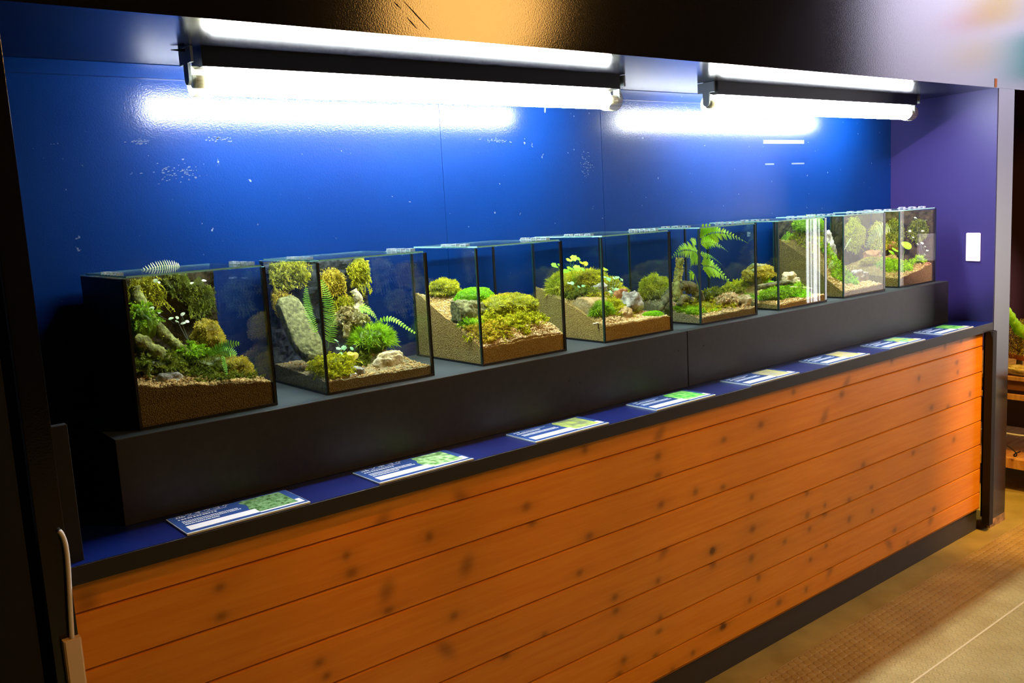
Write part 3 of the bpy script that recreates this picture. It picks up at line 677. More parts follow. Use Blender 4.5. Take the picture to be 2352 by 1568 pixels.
XF = [1.0, 1.1, 1.35, 1.35, 1.35, 1.45, 1.5, 1.6]
def lim(t, c, r):
    r = (r[0] * XF[t], r[1], r[2])
    # keep a clump inside its glass
    x0, x1 = TX[t] + 0.012, TX[t] + TW - 0.012
    rx = min(r[0], (x1 - x0) / 2); cx = min(max(c[0], x0 + rx * 0.92), x1 - rx * 0.92)
    ry = min(r[1], 0.13); cy = min(max(c[1], 0.012 + ry * 0.92), TD - 0.014 - ry * 0.92)
    return (cx, cy, c[2]), (rx, ry, r[2])

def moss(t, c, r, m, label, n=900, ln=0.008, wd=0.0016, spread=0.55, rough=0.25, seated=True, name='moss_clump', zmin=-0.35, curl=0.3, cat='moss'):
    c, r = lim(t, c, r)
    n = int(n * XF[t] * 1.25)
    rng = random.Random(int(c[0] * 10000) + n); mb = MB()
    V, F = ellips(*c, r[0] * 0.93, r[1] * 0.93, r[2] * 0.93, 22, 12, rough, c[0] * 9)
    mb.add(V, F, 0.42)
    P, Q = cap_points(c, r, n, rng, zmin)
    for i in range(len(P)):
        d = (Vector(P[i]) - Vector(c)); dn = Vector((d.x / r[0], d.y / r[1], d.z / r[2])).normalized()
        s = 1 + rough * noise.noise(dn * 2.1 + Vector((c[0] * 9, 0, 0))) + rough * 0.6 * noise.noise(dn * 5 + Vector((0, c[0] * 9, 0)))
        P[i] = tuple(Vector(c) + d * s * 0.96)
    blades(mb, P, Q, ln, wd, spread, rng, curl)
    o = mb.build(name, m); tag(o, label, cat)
    if seated: seat(t, c, r)
    return o

def tufts(t, c, r, m, label, n=70, ln=0.02, wd=0.0016, per=16, name='star_moss', seated=True):
    c, r = lim(t, c, r)
    rng = random.Random(int(c[0] * 10000) + n); mb = MB()
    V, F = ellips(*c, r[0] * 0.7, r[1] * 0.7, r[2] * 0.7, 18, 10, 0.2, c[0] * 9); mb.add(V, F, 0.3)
    P, Q = cap_points(c, (r[0] * 0.85, r[1] * 0.85, r[2] * 0.85), n, rng, -0.2)
    for p, q in zip(P, Q):
        q = (Vector(q) + Vector((0, 0, 0.5))).normalized()
        blades(mb, [p] * per, [tuple(q)] * per, ln, wd, 0.55, rng, 0.35, (0.75, 1.3))
    o = mb.build(name, m); tag(o, label, 'moss')
    if seated: seat(t, c, r)
    return o

def rock(t, c, r, m, label, seed=1, rough=0.35, rot=0.0, tilt=0.0, sup=0.75, lean=0.0, name='stone', cat='stone', seated=True, ridged=True, nu=48, nv=30):
    V = []; F = []
    mr = Matrix.Rotation(rot, 3, 'Z') @ Matrix.Rotation(tilt, 3, 'Y') @ Matrix.Rotation(lean, 3, 'X')
    for k in range(nv + 1):
        ph = math.pi * k / nv
        for j in range(nu):
            th = 2 * math.pi * j / nu
            d = Vector((math.sin(ph) * math.cos(th), math.sin(ph) * math.sin(th), math.cos(ph)))
            q = d * 1.6 + Vector((seed * 3.1, seed * 1.7, 0))
            s = 1 + rough * noise.noise(q) + rough * 0.5 * (0.5 - abs(noise.noise(q * 2.3))) + rough * 0.30 * noise.noise(q * 6) + 0.05 * noise.noise(q * 15)
            a = sup; e = Vector((math.copysign(abs(d.x) ** a, d.x), math.copysign(abs(d.y) ** a, d.y), math.copysign(abs(d.z) ** a, d.z)))
            p = mr @ Vector((e.x * r[0] * s, e.y * r[1] * s, e.z * r[2] * s))
            V.append((c[0] + p.x, c[1] + p.y, c[2] + p.z))
    for k in range(nv):
        for j in range(nu): F.append((k*nu+j, (k+1)*nu+j, (k+1)*nu+(j+1) % nu, k*nu+(j+1) % nu))
    # keep inside the glass
    V = np.array(V)
    if t is not None:
        V[:, 0] = np.clip(V[:, 0], TX[t] + 0.009, TX[t] + TW - 0.009); V[:, 1] = np.clip(V[:, 1], 0.009, TD - 0.009); V[:, 2] = np.maximum(V[:, 2], ZP + 0.006)
    o = MB().add(V, F, 1.0).build(name, m, smooth=True); tag(o, label, cat)
    if seated and t is not None: seat(t, c, (r[0], r[1], r[2]), 0.5)
    return o

def branch(pts, rad, m, label, mossy=None, name='driftwood', cat='driftwood', n=10, nb=300):
    # smooth the polyline and roughen the radius
    pts = [Vector(p) for p in pts]; out = []; rr = []
    for i in range(len(pts) - 1):
        for k in range(7):
            f = k / 7; a = pts[max(i-1, 0)]; b_ = pts[i]; c_ = pts[i+1]; d = pts[min(i+2, len(pts)-1)]
            out.append(0.5 * ((2*b_) + (c_-a)*f + (2*a-5*b_+4*c_-d)*f*f + (3*b_-a-3*c_+d)*f**3))
            rr.append(rad[i] * (1-f) + rad[i+1] * f)
    out.append(pts[-1]); rr.append(rad[-1])
    rr = [max(0.0005, q * (1 + 0.3 * noise.noise(p * 60))) for q, p in zip(rr, out)]
    mb = MB().tube(out, rr, n)
    V = mb.v[0]
    for i in range(len(V)):
        p = Vector(V[i]); V[i] = V[i] + np.array(noise.noise_vector(p * 90)) * rr[i // n] * 0.3
    o = mb.build(name, m, smooth=True); tag(o, label, cat)
    if mossy:
        rng = random.Random(len(out)); P = []; Q = []
        for _ in range(nb):
            i = rng.randrange(len(out) - 1); th = rng.uniform(0, 6.28); d = (out[i+1] - out[i]).normalized(); a = d.cross(Vector((0.1, 0.2, 1))).normalized(); b_ = d.cross(a)
            nn = a * math.cos(th) + b_ * math.sin(th)
            if nn.z < -0.5: continue
            P.append(tuple(out[i].lerp(out[i+1], rng.random()) + nn * rr[i] * 0.9)); Q.append(tuple(nn))
        mm = MB(); blades(mm, P, Q, 0.005, 0.0018, 0.7, rng); mm.build('moss_coat', mossy, o)
    return o

def frond_mesh(mb, pts, width, n=22, shape='narrow', side=None, rng=RNG, stem=0.0006, start=0.12, fat=1.0, droop=0.12):
    c = bez(pts, n * 2)
    mb.tube(c, [stem * (1 - 0.6 * i / len(c)) for i in range(len(c))], 5, c=0.7)
    view = Vector((0.35, -0.9, 0.25)).normalized() if side is None else Vector(side).normalized()
    for i in range(int(n * start), n):
        f = i / n; p = c[i * 2]; t = (c[min(i * 2 + 1, len(c) - 1)] - c[i * 2 - 1 if i else 0]).normalized()
        s = t.cross(view).normalized(); env = math.sin(math.pi * min(1, (f * 0.86 + 0.14)) ** 0.8) if shape != 'tri' else (1 - f) * 1.1
        if shape == 'narrow': env = max(0.12, math.sin(math.pi * (0.12 + 0.86 * f)) ** 0.6)
        for sg in (-1, 1):
            l = width * env * rng.uniform(0.9, 1.08)
            d = (s * sg + t * (0.25 if shape == 'narrow' else 0.55) + view * rng.uniform(-0.12, 0.12)).normalized()
            seg = (c[-1] - c[0]).length / n * 0.46 * fat * (1.0 if shape == 'narrow' else 1.3)
            tn = rng.uniform(0.8, 1.25); drop = Vector((0, 0, -1)) * l * droop
            if shape == 'narrow':
                a, b_ = p - t * seg * 0.8, p + t * seg * 0.8
                m1 = p + d * l * 0.55 + drop * 0.3; tip = p + d * l + drop
                mb.add([tuple(a), tuple(b_), tuple(m1 + t * seg * 0.7), tuple(m1 - t * seg * 0.7), tuple(tip)], [(0,1,2,3),(3,2,4)], np.array([tn*.8, tn*.8, tn, tn, tn*1.1]))
            else:
                # serrated leaflet
                K = 5; V = [tuple(p)]; up_ = []; dn_ = []
                hw = l * 0.30 * fat
                for k in range(1, K):
                    g = k / K; q = p + d * l * g + drop * g * g; wv = hw * (1 - g) ** 0.7 * (1.15 if k == 1 else 1)
                    up_.append(tuple(q + t * wv + d * l * 0.07)); up_.append(tuple(q + t * wv * 0.55 + d * l * 0.09))
                    dn_.append(tuple(q - t * wv + d * l * 0.07)); dn_.append(tuple(q - t * wv * 0.55 + d * l * 0.09))
                V += up_ + [tuple(p + d * l + drop)] + dn_[::-1]
                mb.add(V, [tuple(range(len(V)))], tn)
    return mb

def fern(fronds, m, label, name='fern', seed=3, cat='fern', stalks=()):
    # fronds: list of (points, width, n, shape)
    rng = random.Random(seed)
    if len(fronds) == 1:
        mb = MB(); frond_mesh(mb, *fronds[0][:1], fronds[0][1], fronds[0][2], fronds[0][3], rng=rng, fat=fronds[0][4] if len(fronds[0]) > 4 else 1.0); o = mb.build(name, m); return tag(o, label, cat)
    r = empty(name, fronds[0][0][0], label, cat)
    for f in fronds:
        mb = MB(); frond_mesh(mb, f[0], f[1], f[2], f[3], rng=rng, fat=f[4] if len(f) > 4 else 1.0)
        o = mb.build('frond', m, r); o.matrix_parent_inverse = Matrix.Translation(r.location).inverted()
    for sp in stalks:
        o = MB().tube(bez(sp, 12), 0.0011, 6, c=0.6).build('stalk', m, r, smooth=True); o.matrix_parent_inverse = Matrix.Translation(r.location).inverted()
    return r

def leafy(points, m, label, size=0.008, name='creeping_plant', root=None, lobes=0, seed=5, cat='creeper', stems=True, stem_m=None, one=False, creep=False):
    """little leaves on thin stems; every leaf a part"""
    rng = random.Random(seed); pts = [Vector(p) for p in points]
    root = Vector(root) if root else Vector((sum(p.x for p in pts) / len(pts), sum(p.y for p in pts) / len(pts), min(p.z for p in pts) - size))
    r = empty(name, tuple(root), label, cat)
    st = MB()
    if creep:
        vine = sorted(pts, key=lambda q: q.x); vine = [q + Vector((0, 0.006, -size * 0.7)) for q in vine]
        if len(vine) > 1: st.tube([v_ for a_, b2 in zip(vine[:-1], vine[1:]) for v_ in (a_, a_.lerp(b2, 0.5) + Vector((0, 0.002, -0.004)))] + [vine[-1]], 0.0005, 5, c=0.22)
        for q in pts: st.tube([q + Vector((0, 0.006, -size * 0.7)), q], 0.0004, 4, c=0.8)
    for p in pts:
        if stems and not creep: st.tube(bez([root, root.lerp(p, 0.5) + Vector((0, 0, abs(p.z - root.z) * 0.2)), p], 5), 0.0005, 5, c=0.8)
        nrm = Vector((rng.uniform(-0.4, 0.4), -0.55 + rng.uniform(-0.3, 0.3), 0.75)).normalized(); a = nrm.cross(Vector((rng.gauss(0, 1), rng.gauss(0, 1), 0.1))).normalized(); b_ = nrm.cross(a)
        mb = MB(); s = size * rng.uniform(0.75, 1.25); K = 18; V = [tuple(p + nrm * s * 0.1)]
        for k in range(K):
            th = 2 * math.pi * k / K
            rr = s * (1.0 if not lobes else (0.62 + 0.38 * abs(math.cos(th * lobes / 2))))
            V.append(tuple(p + a * math.cos(th) * rr + b_ * math.sin(th) * rr * 0.85 - nrm * s * 0.08 * math.cos(2 * th)))
        mb.add(V, [(0, 1 + k, 1 + (k + 1) % K) for k in range(K)], rng.uniform(0.85, 1.2))
        o = mb.build('leaf', m, r); o.matrix_parent_inverse = Matrix.Translation(r.location).inverted()
    if stems:
        o = st.build('stem', stem_m or m, r); o.matrix_parent_inverse = Matrix.Translation(r.location).inverted()
    return r

def board_moss(t, c, r, m, label, n=600, ln=0.009, wd=0.0018, strands=10, name='hanging_moss'):
    """flat wad of moss on the back board, with a few strands hanging out"""
    rng = random.Random(int(c[0] * 9999) + n); mb = MB()
    yb = TD - 0.028; r = (r[0] * (XF[t] if t < 6 else 1.15), r[1], r[2])
    V, F = ellips(c[0], yb, c[2], r[0] * 0.85, 0.008, r[2] * 0.85, 22, 10, 0.5, c[0] * 5)
    V[:, 0] = np.clip(V[:, 0], TX[t] + 0.012, TX[t] + TW - 0.012); V[:, 2] = np.clip(V[:, 2], ZP + 0.01, ZP + TH - 0.008); mb.add(V, F, 0.35)
    P = []; Q = []
    for _ in range(n):
        th = rng.uniform(0, 6.283); rr = math.sqrt(rng.random()) * (1 + 0.35 * noise.noise(Vector((math.cos(th) * 2, math.sin(th) * 2, c[0] * 8))))
        P.append((c[0] + math.cos(th) * rr * r[0], yb - 0.010 * (1 - rr * rr * 0.6) - rng.random() * 0.006, c[2] + math.sin(th) * rr * r[2])); Q.append((0.0, -1.0, 0.15))
    P = [(min(max(x, TX[t] + 0.012), TX[t] + TW - 0.012), y, min(z, ZP + TH - 0.008)) for x, y, z in P]
    blades(mb, P, Q, ln, wd, 0.9, rng, 0.8)
    for _ in range(strands):
        a = rng.uniform(0, 6.283); p0 = Vector((c[0] + math.cos(a) * r[0] * 0.8, yb - 0.012, c[2] + math.sin(a) * r[2] * 0.8))
        p1 = p0 + Vector((rng.gauss(0, 0.012), -rng.random() * 0.015, -rng.uniform(0.01, 0.035)))
        p0.x = min(max(p0.x, TX[t] + 0.012), TX[t] + TW - 0.012); p1.x = min(max(p1.x, TX[t] + 0.012), TX[t] + TW - 0.012); p0.z = min(p0.z, ZP + TH - 0.01)
        s = bez([p0, p0.lerp(p1, 0.5) + Vector((rng.gauss(0, 0.006), -0.006, 0)), p1], 8); mb.tube(s, 0.0006, 4)
        blades(mb, [tuple(q) for q in s for _ in range(4)], [(0, -0.4, -0.2)] * len(s) * 4, 0.005, 0.0014, 0.9, rng)
    o = mb.build(name, m); tag(o, label, 'moss'); return o

def side_moss(t, c, r, m, label, n=800, ln=0.012, wd=0.002, name='hanging_moss'):
    rng = random.Random(int(c[1] * 9999) + n); mb = MB(); xb = TX[t] + TW - 0.026
    cy = min(max(c[1], 0.02 + r[1] * 0.8), TD - 0.03 - r[1] * 0.8)
    V, F = ellips(xb, cy, c[2], 0.006, r[1] * 0.85, r[2] * 0.85, 20, 10, 0.4, c[1] * 5); mb.add(V, F, 0.35); P = []; Q = []
    for _ in range(n):
        th = rng.uniform(0, 6.283); rr = math.sqrt(rng.random())
        P.append((xb - 0.006 - rng.random() * 0.008, min(max(cy + math.cos(th) * rr * r[1], 0.016), TD - 0.03), min(c[2] + math.sin(th) * rr * r[2], ZP + TH - 0.012))); Q.append((-1.0, -0.3, 0.15))
    blades(mb, P, Q, ln, wd, 0.9, rng, 0.8)
    o = mb.build(name, m); tag(o, label, 'moss'); return o

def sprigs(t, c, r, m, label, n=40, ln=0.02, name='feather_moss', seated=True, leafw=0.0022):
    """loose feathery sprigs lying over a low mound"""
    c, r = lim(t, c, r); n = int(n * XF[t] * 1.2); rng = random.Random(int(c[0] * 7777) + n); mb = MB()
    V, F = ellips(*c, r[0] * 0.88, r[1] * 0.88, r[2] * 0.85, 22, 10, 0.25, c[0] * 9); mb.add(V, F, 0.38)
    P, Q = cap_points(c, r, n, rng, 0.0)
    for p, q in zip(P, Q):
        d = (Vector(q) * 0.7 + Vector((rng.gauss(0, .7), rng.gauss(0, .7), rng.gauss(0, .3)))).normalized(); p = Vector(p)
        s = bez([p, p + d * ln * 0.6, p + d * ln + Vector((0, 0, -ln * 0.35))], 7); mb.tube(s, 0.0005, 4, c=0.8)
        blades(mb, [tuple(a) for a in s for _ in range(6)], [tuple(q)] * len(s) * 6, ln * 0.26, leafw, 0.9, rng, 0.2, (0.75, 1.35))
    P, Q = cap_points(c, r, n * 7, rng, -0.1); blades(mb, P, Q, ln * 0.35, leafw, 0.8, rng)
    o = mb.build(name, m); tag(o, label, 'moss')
    if seated: seat(t, c, r)
    return o

# ================================================================== contents
# -- leftmost tank
branch([(0.0801, 0.2000, 1.3546), (0.0823, 0.1900, 1.3258), (0.0966, 0.1700, 1.2817), (0.1236, 0.1500, 1.2409), (0.1505, 0.1200, 1.2036)], [0.012, 0.015, 0.015, 0.013, 0.008], M_bark, 'long olive mossy branch leaning diagonally across the leftmost tank', M_moss_y, nb=220)
branch([(0.0475, 0.1200, 1.2531), (0.0631, 0.1100, 1.2330), (0.0903, 0.0900, 1.2054), (0.1031, 0.0800, 1.1826)], [0.014, 0.018, 0.016, 0.008], M_bark, 'short thick mossy bark below the long branch in the leftmost tank', M_moss_y, nb=160)
moss(0, (0.2284, 0.1900, 1.2241), (0.036, 0.036, 0.042), M_moss_o, 'tall rounded golden moss mound right of centre in the leftmost tank', 1600, 0.005, 0.0016)
board_moss(0, (0.1275, 0.2800, 1.3353), (0.045, 0.01, 0.040), M_moss_y, 'olive moss on the back board at upper left of the leftmost tank', 500)
board_moss(0, (0.2502, 0.2800, 1.3095), (0.040, 0.01, 0.045), M_moss_d, 'dull green moss on the back board at upper right of the leftmost tank', 420)
board_moss(0, (0.1994, 0.2800, 1.3508), (0.035, 0.01, 0.030), M_moss_d, 'sparse dark moss on the back board at top middle of the leftmost tank', 200)
sprigs(0, (0.0768, 0.1600, 1.2751), (0.030, 0.030, 0.045), M_moss_g, 'upright green moss against the left side behind the leftmost branch', 34, 0.018)
sprigs(0, (0.0757, 0.1000, 1.1848), (0.055, 0.040, 0.026), M_moss_d, 'dark feathery moss at the front left corner of the leftmost tank', 70, 0.024)
sprigs(0, (0.1627, 0.1200, 1.1989), (0.026, 0.026, 0.020), M_moss_g, 'bright green feathery moss at the foot of the long branch', 32, 0.02)
moss(0, (0.1848, 0.1100, 1.1740), (0.050, 0.040, 0.020), M_moss_d, 'low olive moss in the middle of the leftmost tank', 900, 0.008)
moss(0, (0.2614, 0.1000, 1.1513), (0.040, 0.040, 0.032), M_moss_o, 'yellow moss hummock near the right glass of the leftmost tank', 1400, 0.006)
rock(0, (0.0824, 0.0450, 1.1604), (0.026, 0.018, 0.017), M_rock, 'small grey stone on the brown granules of the leftmost tank', 3)
fern([([(0.1893, 0.1000, 1.1969), (0.2094, 0.1000, 1.2088), (0.2317, 0.0900, 1.2204), (0.2605, 0.0800, 1.2143)], 0.014, 16, 'narrow'), ([(0.2060, 0.0800, 1.2031), (0.2314, 0.0800, 1.2074), (0.2458, 0.0700, 1.1915)], 0.014, 12, 'narrow'), ([(0.2094, 0.0600, 1.1976), (0.2062, 0.0500, 1.1767), (0.2066, 0.0400, 1.1515)], 0.008, 12, 'narrow')], M_fern, 'small three-frond fern at the middle right of the leftmost tank', seed=2)
leafy([(0.0683, 0.1600, 1.2981), (0.1031, 0.1700, 1.3071), (0.1172, 0.1700, 1.2968), (0.1455, 0.1800, 1.2793), (0.1592, 0.1800, 1.2796), (0.1583, 0.1800, 1.2708), (0.1715, 0.1800, 1.2653), (0.1773, 0.1700, 1.2692), (0.1727, 0.1800, 1.2860), (0.1702, 0.1200, 1.2145)], M_dot, 'pale round-leaved creeper scattered behind the long branch', 0.0052, root=(0.1290, 0.1800, 1.2428), creep=True)
leafy([(0.2625, 0.2700, 1.3515), (0.1489, 0.2700, 1.3619), (0.1564, 0.2700, 1.3571), (0.2317, 0.2700, 1.3481)], M_dot, 'few pale round leaves near the top of the leftmost back board', 0.0052, root=(0.2025, 0.2800, 1.3320), creep=True)
fern([([(0.2221, 0.2900, 1.3857), (0.1956, 0.2850, 1.3941), (0.1560, 0.2700, 1.3995), (0.1078, 0.2400, 1.3841)], 0.017, 19, 'narrow', 0.6)], M_fern_p, 'pale fern frond lying on the glass lid of the leftmost tank', name='fern_frond', seed=4)
# -- second tank
rock(1, (0.4657, 0.2050, 1.2149), (0.036, 0.015, 0.088), M_rock_moss, 'tall slanted mossy stone slab at the left of the second tank', 7, 0.12, 0.0, -0.12, 0.5, -0.62, name='stone_slab', seated=False)
board_moss(1, (0.4815, 0.2800, 1.3490), (0.060, 0.01, 0.042), M_moss_y, 'large yellow green moss wad at upper left of the charcoal board', 900)
board_moss(1, (0.4513, 0.2800, 1.2831), (0.035, 0.01, 0.028), M_moss_o, 'golden moss tuft on the charcoal board above the slanted slab', 380)
board_moss(1, (0.6925, 0.2800, 1.3343), (0.040, 0.01, 0.040), M_moss_y, 'hanging moss at the right edge of the charcoal board', 700, strands=18)
board_moss(1, (0.6045, 0.2800, 1.3154), (0.040, 0.01, 0.038), M_moss_o, 'straggly golden moss in the middle of the charcoal board', 420, strands=16)
board_moss(1, (0.6344, 0.2800, 1.2463), (0.040, 0.01, 0.035), M_moss_y, 'moss hummock low on the charcoal board behind the leaf litter', 480)
fern([([(0.4719, 0.0750, 1.1744), (0.4958, 0.0900, 1.2210), (0.5061, 0.1000, 1.2745), (0.4870, 0.1100, 1.3394)], 0.027, 36, 'narrow', 0.75)], M_fern, 'tall narrow ladder-like fern frond in the second tank', name='fern_frond', seed=5)
fern([([(0.4708, 0.1200, 1.1976), (0.4641, 0.1300, 1.2457), (0.4537, 0.1400, 1.2783), (0.4673, 0.1500, 1.3211)], 0.018, 28, 'narrow', 0.75)], M_fern, 'shorter narrow fern frond beside the slanted slab', name='fern_frond', seed=6)
fern([([(0.6093, 0.1600, 1.2549), (0.6268, 0.1400, 1.2539), (0.6408, 0.1300, 1.2339), (0.6451, 0.1200, 1.2050)], 0.020, 13, 'tri'), ([(0.6527, 0.1400, 1.2140), (0.6845, 0.1100, 1.2379), (0.6946, 0.0900, 1.1963), (0.7237, 0.0700, 1.1783)], 0.011, 15, 'narrow')], M_fern_b, 'fern arching to the right glass of the second tank', seed=7)
tufts(1, (0.6283, 0.1300, 1.1649), (0.058, 0.05, 0.045), M_moss_g, 'big bright bushy star moss in the second tank', 95, 0.022, 0.0017, 18)
sprigs(1, (0.4282, 0.0800, 1.1329), (0.050, 0.045, 0.020), M_moss_y, 'yellow green moss mat at the foot of the slanted slab', 70, 0.018)
sprigs(1, (0.4760, 0.0450, 1.1155), (0.042, 0.030, 0.016), M_moss_y, 'low moss mat behind the front glass of the second tank', 50, 0.015)
branch([(0.5689, 0.1600, 1.1817), (0.5834, 0.1700, 1.2126), (0.6303, 0.1900, 1.2568), (0.6229, 0.2000, 1.2967)], [0.006, 0.012, 0.012, 0.009], M_wood_pale, 'crooked pale twig rising behind the bright star moss', M_moss_y, nb=200)
sprigs(1, (0.5956, 0.1800, 1.2161), (0.034, 0.025, 0.035), M_litter, 'dry curled leaf litter heaped behind the tall fern', 36, 0.020, name='leaf_litter', seated=False, leafw=0.005)
leafy([(0.5087, 0.0900, 1.1681), (0.5230, 0.0900, 1.1682), (0.5081, 0.0800, 1.1561), (0.5219, 0.0800, 1.1509), (0.5388, 0.0800, 1.1647), (0.5098, 0.1000, 1.1864)], M_ivy, 'blue green leafy seedling left of the bright star moss', 0.0075, lobes=6, name='seedling')
rock(1, (0.6339, 0.0650, 1.1219), (0.042, 0.020, 0.020), M_rock_pale, 'flat pale yellow stone at the right of the second tank', 9, 0.3, 0.3)
rock(1, (0.5168, 0.0300, 1.1128), (0.020, 0.014, 0.013), M_rock, 'small round grey stone at the front of the second tank', 5)
rock(1, (0.5022, 0.0150, 1.1104), (0.008, 0.006, 0.006), M_shroom, 'tiny white pebble at the front of the second tank', 2, name='pebble', cat='pebble')
leafy([(0.5244, 0.0600, 1.1556), (0.5346, 0.0600, 1.1499)], M_moss_o, 'yellowing leaf on a red stem in the second tank', 0.009, root=(0.5025, 0.0500, 1.1193), name='seedling', stem_m=M_stemred)
branch([(0.6362, 0.0500, 1.1075), (0.6459, 0.0500, 1.1171), (0.6542, 0.0500, 1.1247)], [0.0012, 0.0012, 0.0008], M_stemred, 'short red twig on the flat pale stone', name='twig', cat='twig', n=6)
# -- third tank
moss(2, (0.9438, 0.2550, 1.2647), (0.036, 0.036, 0.028), M_moss_y, 'round fuzzy moss ball on the top of the granule bank', 1900, 0.009, 0.0014)
moss(2, (0.9945, 0.1800, 1.2401), (0.050, 0.040, 0.028), M_moss_l, 'vivid lime cushion moss beside the round moss ball', 3200, 0.0035, 0.0014, 0.4, 0.15)
rock(2, (0.9391, 0.1300, 1.1996), (0.070, 0.028, 0.036), M_rock_moss, 'dark pointed mossy stone in the middle of the third tank', 12, 0.35, 0.2, 0.25)
moss(2, (1.0905, 0.1250, 1.2075), (0.076, 0.060, 0.036), M_moss_y, 'wide yellow green moss mound right of the lime cushion', 2400, 0.007, 0.0018)
moss(2, (1.0724, 0.1400, 1.2312), (0.026, 0.020, 0.012), M_moss_o, 'orange tinted moss patch on top of the wide mound', 600, 0.006, 0.0018, seated=False)
sprigs(2, (1.0928, 0.1200, 1.1599), (0.075, 0.045, 0.022), M_moss_y, 'feathery pale moss on the slope in the middle of the third tank', 100, 0.022)
sprigs(2, (0.9565, 0.0600, 1.1419), (0.090, 0.035, 0.016), M_moss_y, 'feathery golden moss mat at the front of the third tank', 110, 0.020)
sprigs(2, (0.8874, 0.0900, 1.1771), (0.024, 0.022, 0.016), M_moss_g, 'small bright green moss at the left of the mat in the third tank', 30, 0.016)
sprigs(2, (1.0411, 0.0550, 1.1398), (0.040, 0.022, 0.014), M_moss_d, 'dark green moss under the slanted stick in the third tank', 34, 0.014)
branch([(1.0276, 0.0900, 1.1648), (1.0864, 0.0850, 1.1604), (1.1408, 0.0800, 1.1654)], [0.004, 0.008, 0.005], M_wood_pale, 'pale green stick lying on the moss slope in the third tank', M_moss_y, nb=60)
branch([(0.9030, 0.0300, 1.1301), (0.9326, 0.0300, 1.1343), (0.9657, 0.0300, 1.1382)], [0.003, 0.006, 0.004], M_wood_pale, 'short pale stick near the front glass of the third tank', M_moss_y, nb=20)
def shroom(p, h, label):
    r = empty('mushroom', (p[0], p[1], p[2] - h), label, 'mushroom', 'tiny white mushrooms on the lime cushion')
    MB().tube([(0, 0, 0), (0.0008, 0, h)], 0.0005, 6).build('stem', M_shroom, r)
    V, F = ellips(0.0008, 0, h, 0.0028, 0.0028, 0.0016, 12, 6, 0.0); MB().add(V, F).build('cap', M_shroom, r, smooth=True)
shroom((1.0340, 0.2100, 1.2587), 0.008, 'tiny white mushroom on the lime cushion, the left one')
shroom((1.0436, 0.2100, 1.2603), 0.011, 'taller tiny white mushroom on the lime cushion, the right one')
# -- fourth tank
moss(3, (1.3509, 0.2400, 1.2283), (0.050, 0.045, 0.042), M_moss_y, 'shaggy grass-like moss on the granule bank at the left of the fourth tank', 1500, 0.020, 0.0016, 0.5)
moss(3, (1.4654, 0.2200, 1.2373), (0.062, 0.045, 0.040), M_moss_y, 'shaggy moss mound in the middle back of the fourth tank', 1500, 0.015, 0.0016, 0.6)
moss(3, (1.5877, 0.2200, 1.2160), (0.034, 0.03, 0.028), M_moss_y, 'smaller moss mound at the right end of the back mound in the fourth tank', 700, 0.010)
sprigs(3, (1.3277, 0.1400, 1.2127), (0.040, 0.025, 0.014), M_moss_d, 'dark mossy strip above the ochre boulder', 40, 0.015)
rock(3, (1.3894, 0.1200, 1.1618), (0.085, 0.045, 0.042), M_rock_tan, 'broad ochre boulder in the middle of the fourth tank', 22, 0.15, 0.3, 0.15)
moss(3, (1.3297, 0.0600, 1.1638), (0.031, 0.024, 0.028), M_moss_g, 'vivid green bushy moss ball in front of the ochre boulder', 1100, 0.012, 0.0016, 0.7)
rock(3, (1.4750, 0.1700, 1.2159), (0.026, 0.018, 0.016), M_rock, 'grey stone half hidden in moss at the back of the fourth tank', 15)
rock(3, (1.5484, 0.1000, 1.1588), (0.052, 0.032, 0.036), M_rock, 'large pale grey stone at the right of the fourth tank', 18, 0.4, 0.5, 0.35)
rock(3, (1.4602, 0.0500, 1.1387), (0.026, 0.018, 0.022), M_rock_tan, 'small ochre stone in front of the large grey stone', 31, 0.3, 0.2, -0.3)
rock(3, (1.5592, 0.1600, 1.1912), (0.024, 0.018, 0.016), M_rock_red, 'reddish stone behind the large grey stone', 33)
sprigs(3, (1.4524, 0.1000, 1.1720), (0.026, 0.022, 0.018), M_moss_y, 'yellow green moss between the ochre boulder and the grey stone', 40, 0.014)
moss(3, (1.6266, 0.1800, 1.1979), (0.018, 0.014, 0.012), M_moss_y, 'little moss tuft behind the large grey stone', 300, 0.008)
moss(3, (1.5781, 0.0350, 1.1286), (0.034, 0.024, 0.014), M_moss_l, 'low bright green moss dome by the right glass of the fourth tank', 1300, 0.004, 0.0014, 0.4, 0.1)
leafy([(1.3638, 0.1800, 1.3161), (1.3823, 0.1800, 1.3213), (1.4004, 0.1800, 1.3173)], M_fern_b, 'top trio of lobed leaves over the middle moss mound', 0.0125, root=(1.3961, 0.2000, 1.2416), lobes=6, name='leafy_seedling')
leafy([(1.2984, 0.1700, 1.3015), (1.2900, 0.1700, 1.3075), (1.3110, 0.1700, 1.3058)], M_fern_b, 'lobed leaves leaning left over the granule bank', 0.009, root=(1.3459, 0.1800, 1.2602), lobes=6, name='leafy_seedling')
leafy([(1.3567, 0.1700, 1.2915), (1.3746, 0.1600, 1.2915), (1.3981, 0.1600, 1.2855), (1.3383, 0.1700, 1.2850)], M_fern_b, 'spread of flat lobed leaves just above the middle moss mound', 0.013, root=(1.3905, 0.1900, 1.2424), lobes=6, name='leafy_seedling')
leafy([(1.4144, 0.1800, 1.3041), (1.4291, 0.1800, 1.3002)], M_moss_y, 'narrow star-shaped leaf pair right of the top trio', 0.010, root=(1.4389, 0.2000, 1.2719), lobes=8, name='leafy_seedling')
leafy([(1.4954, 0.1600, 1.2774)], M_fern_b, 'single lobed leaf on a tall stem behind the front left edge', 0.012, root=(1.5244, 0.1800, 1.2302), lobes=6, name='leafy_seedling')
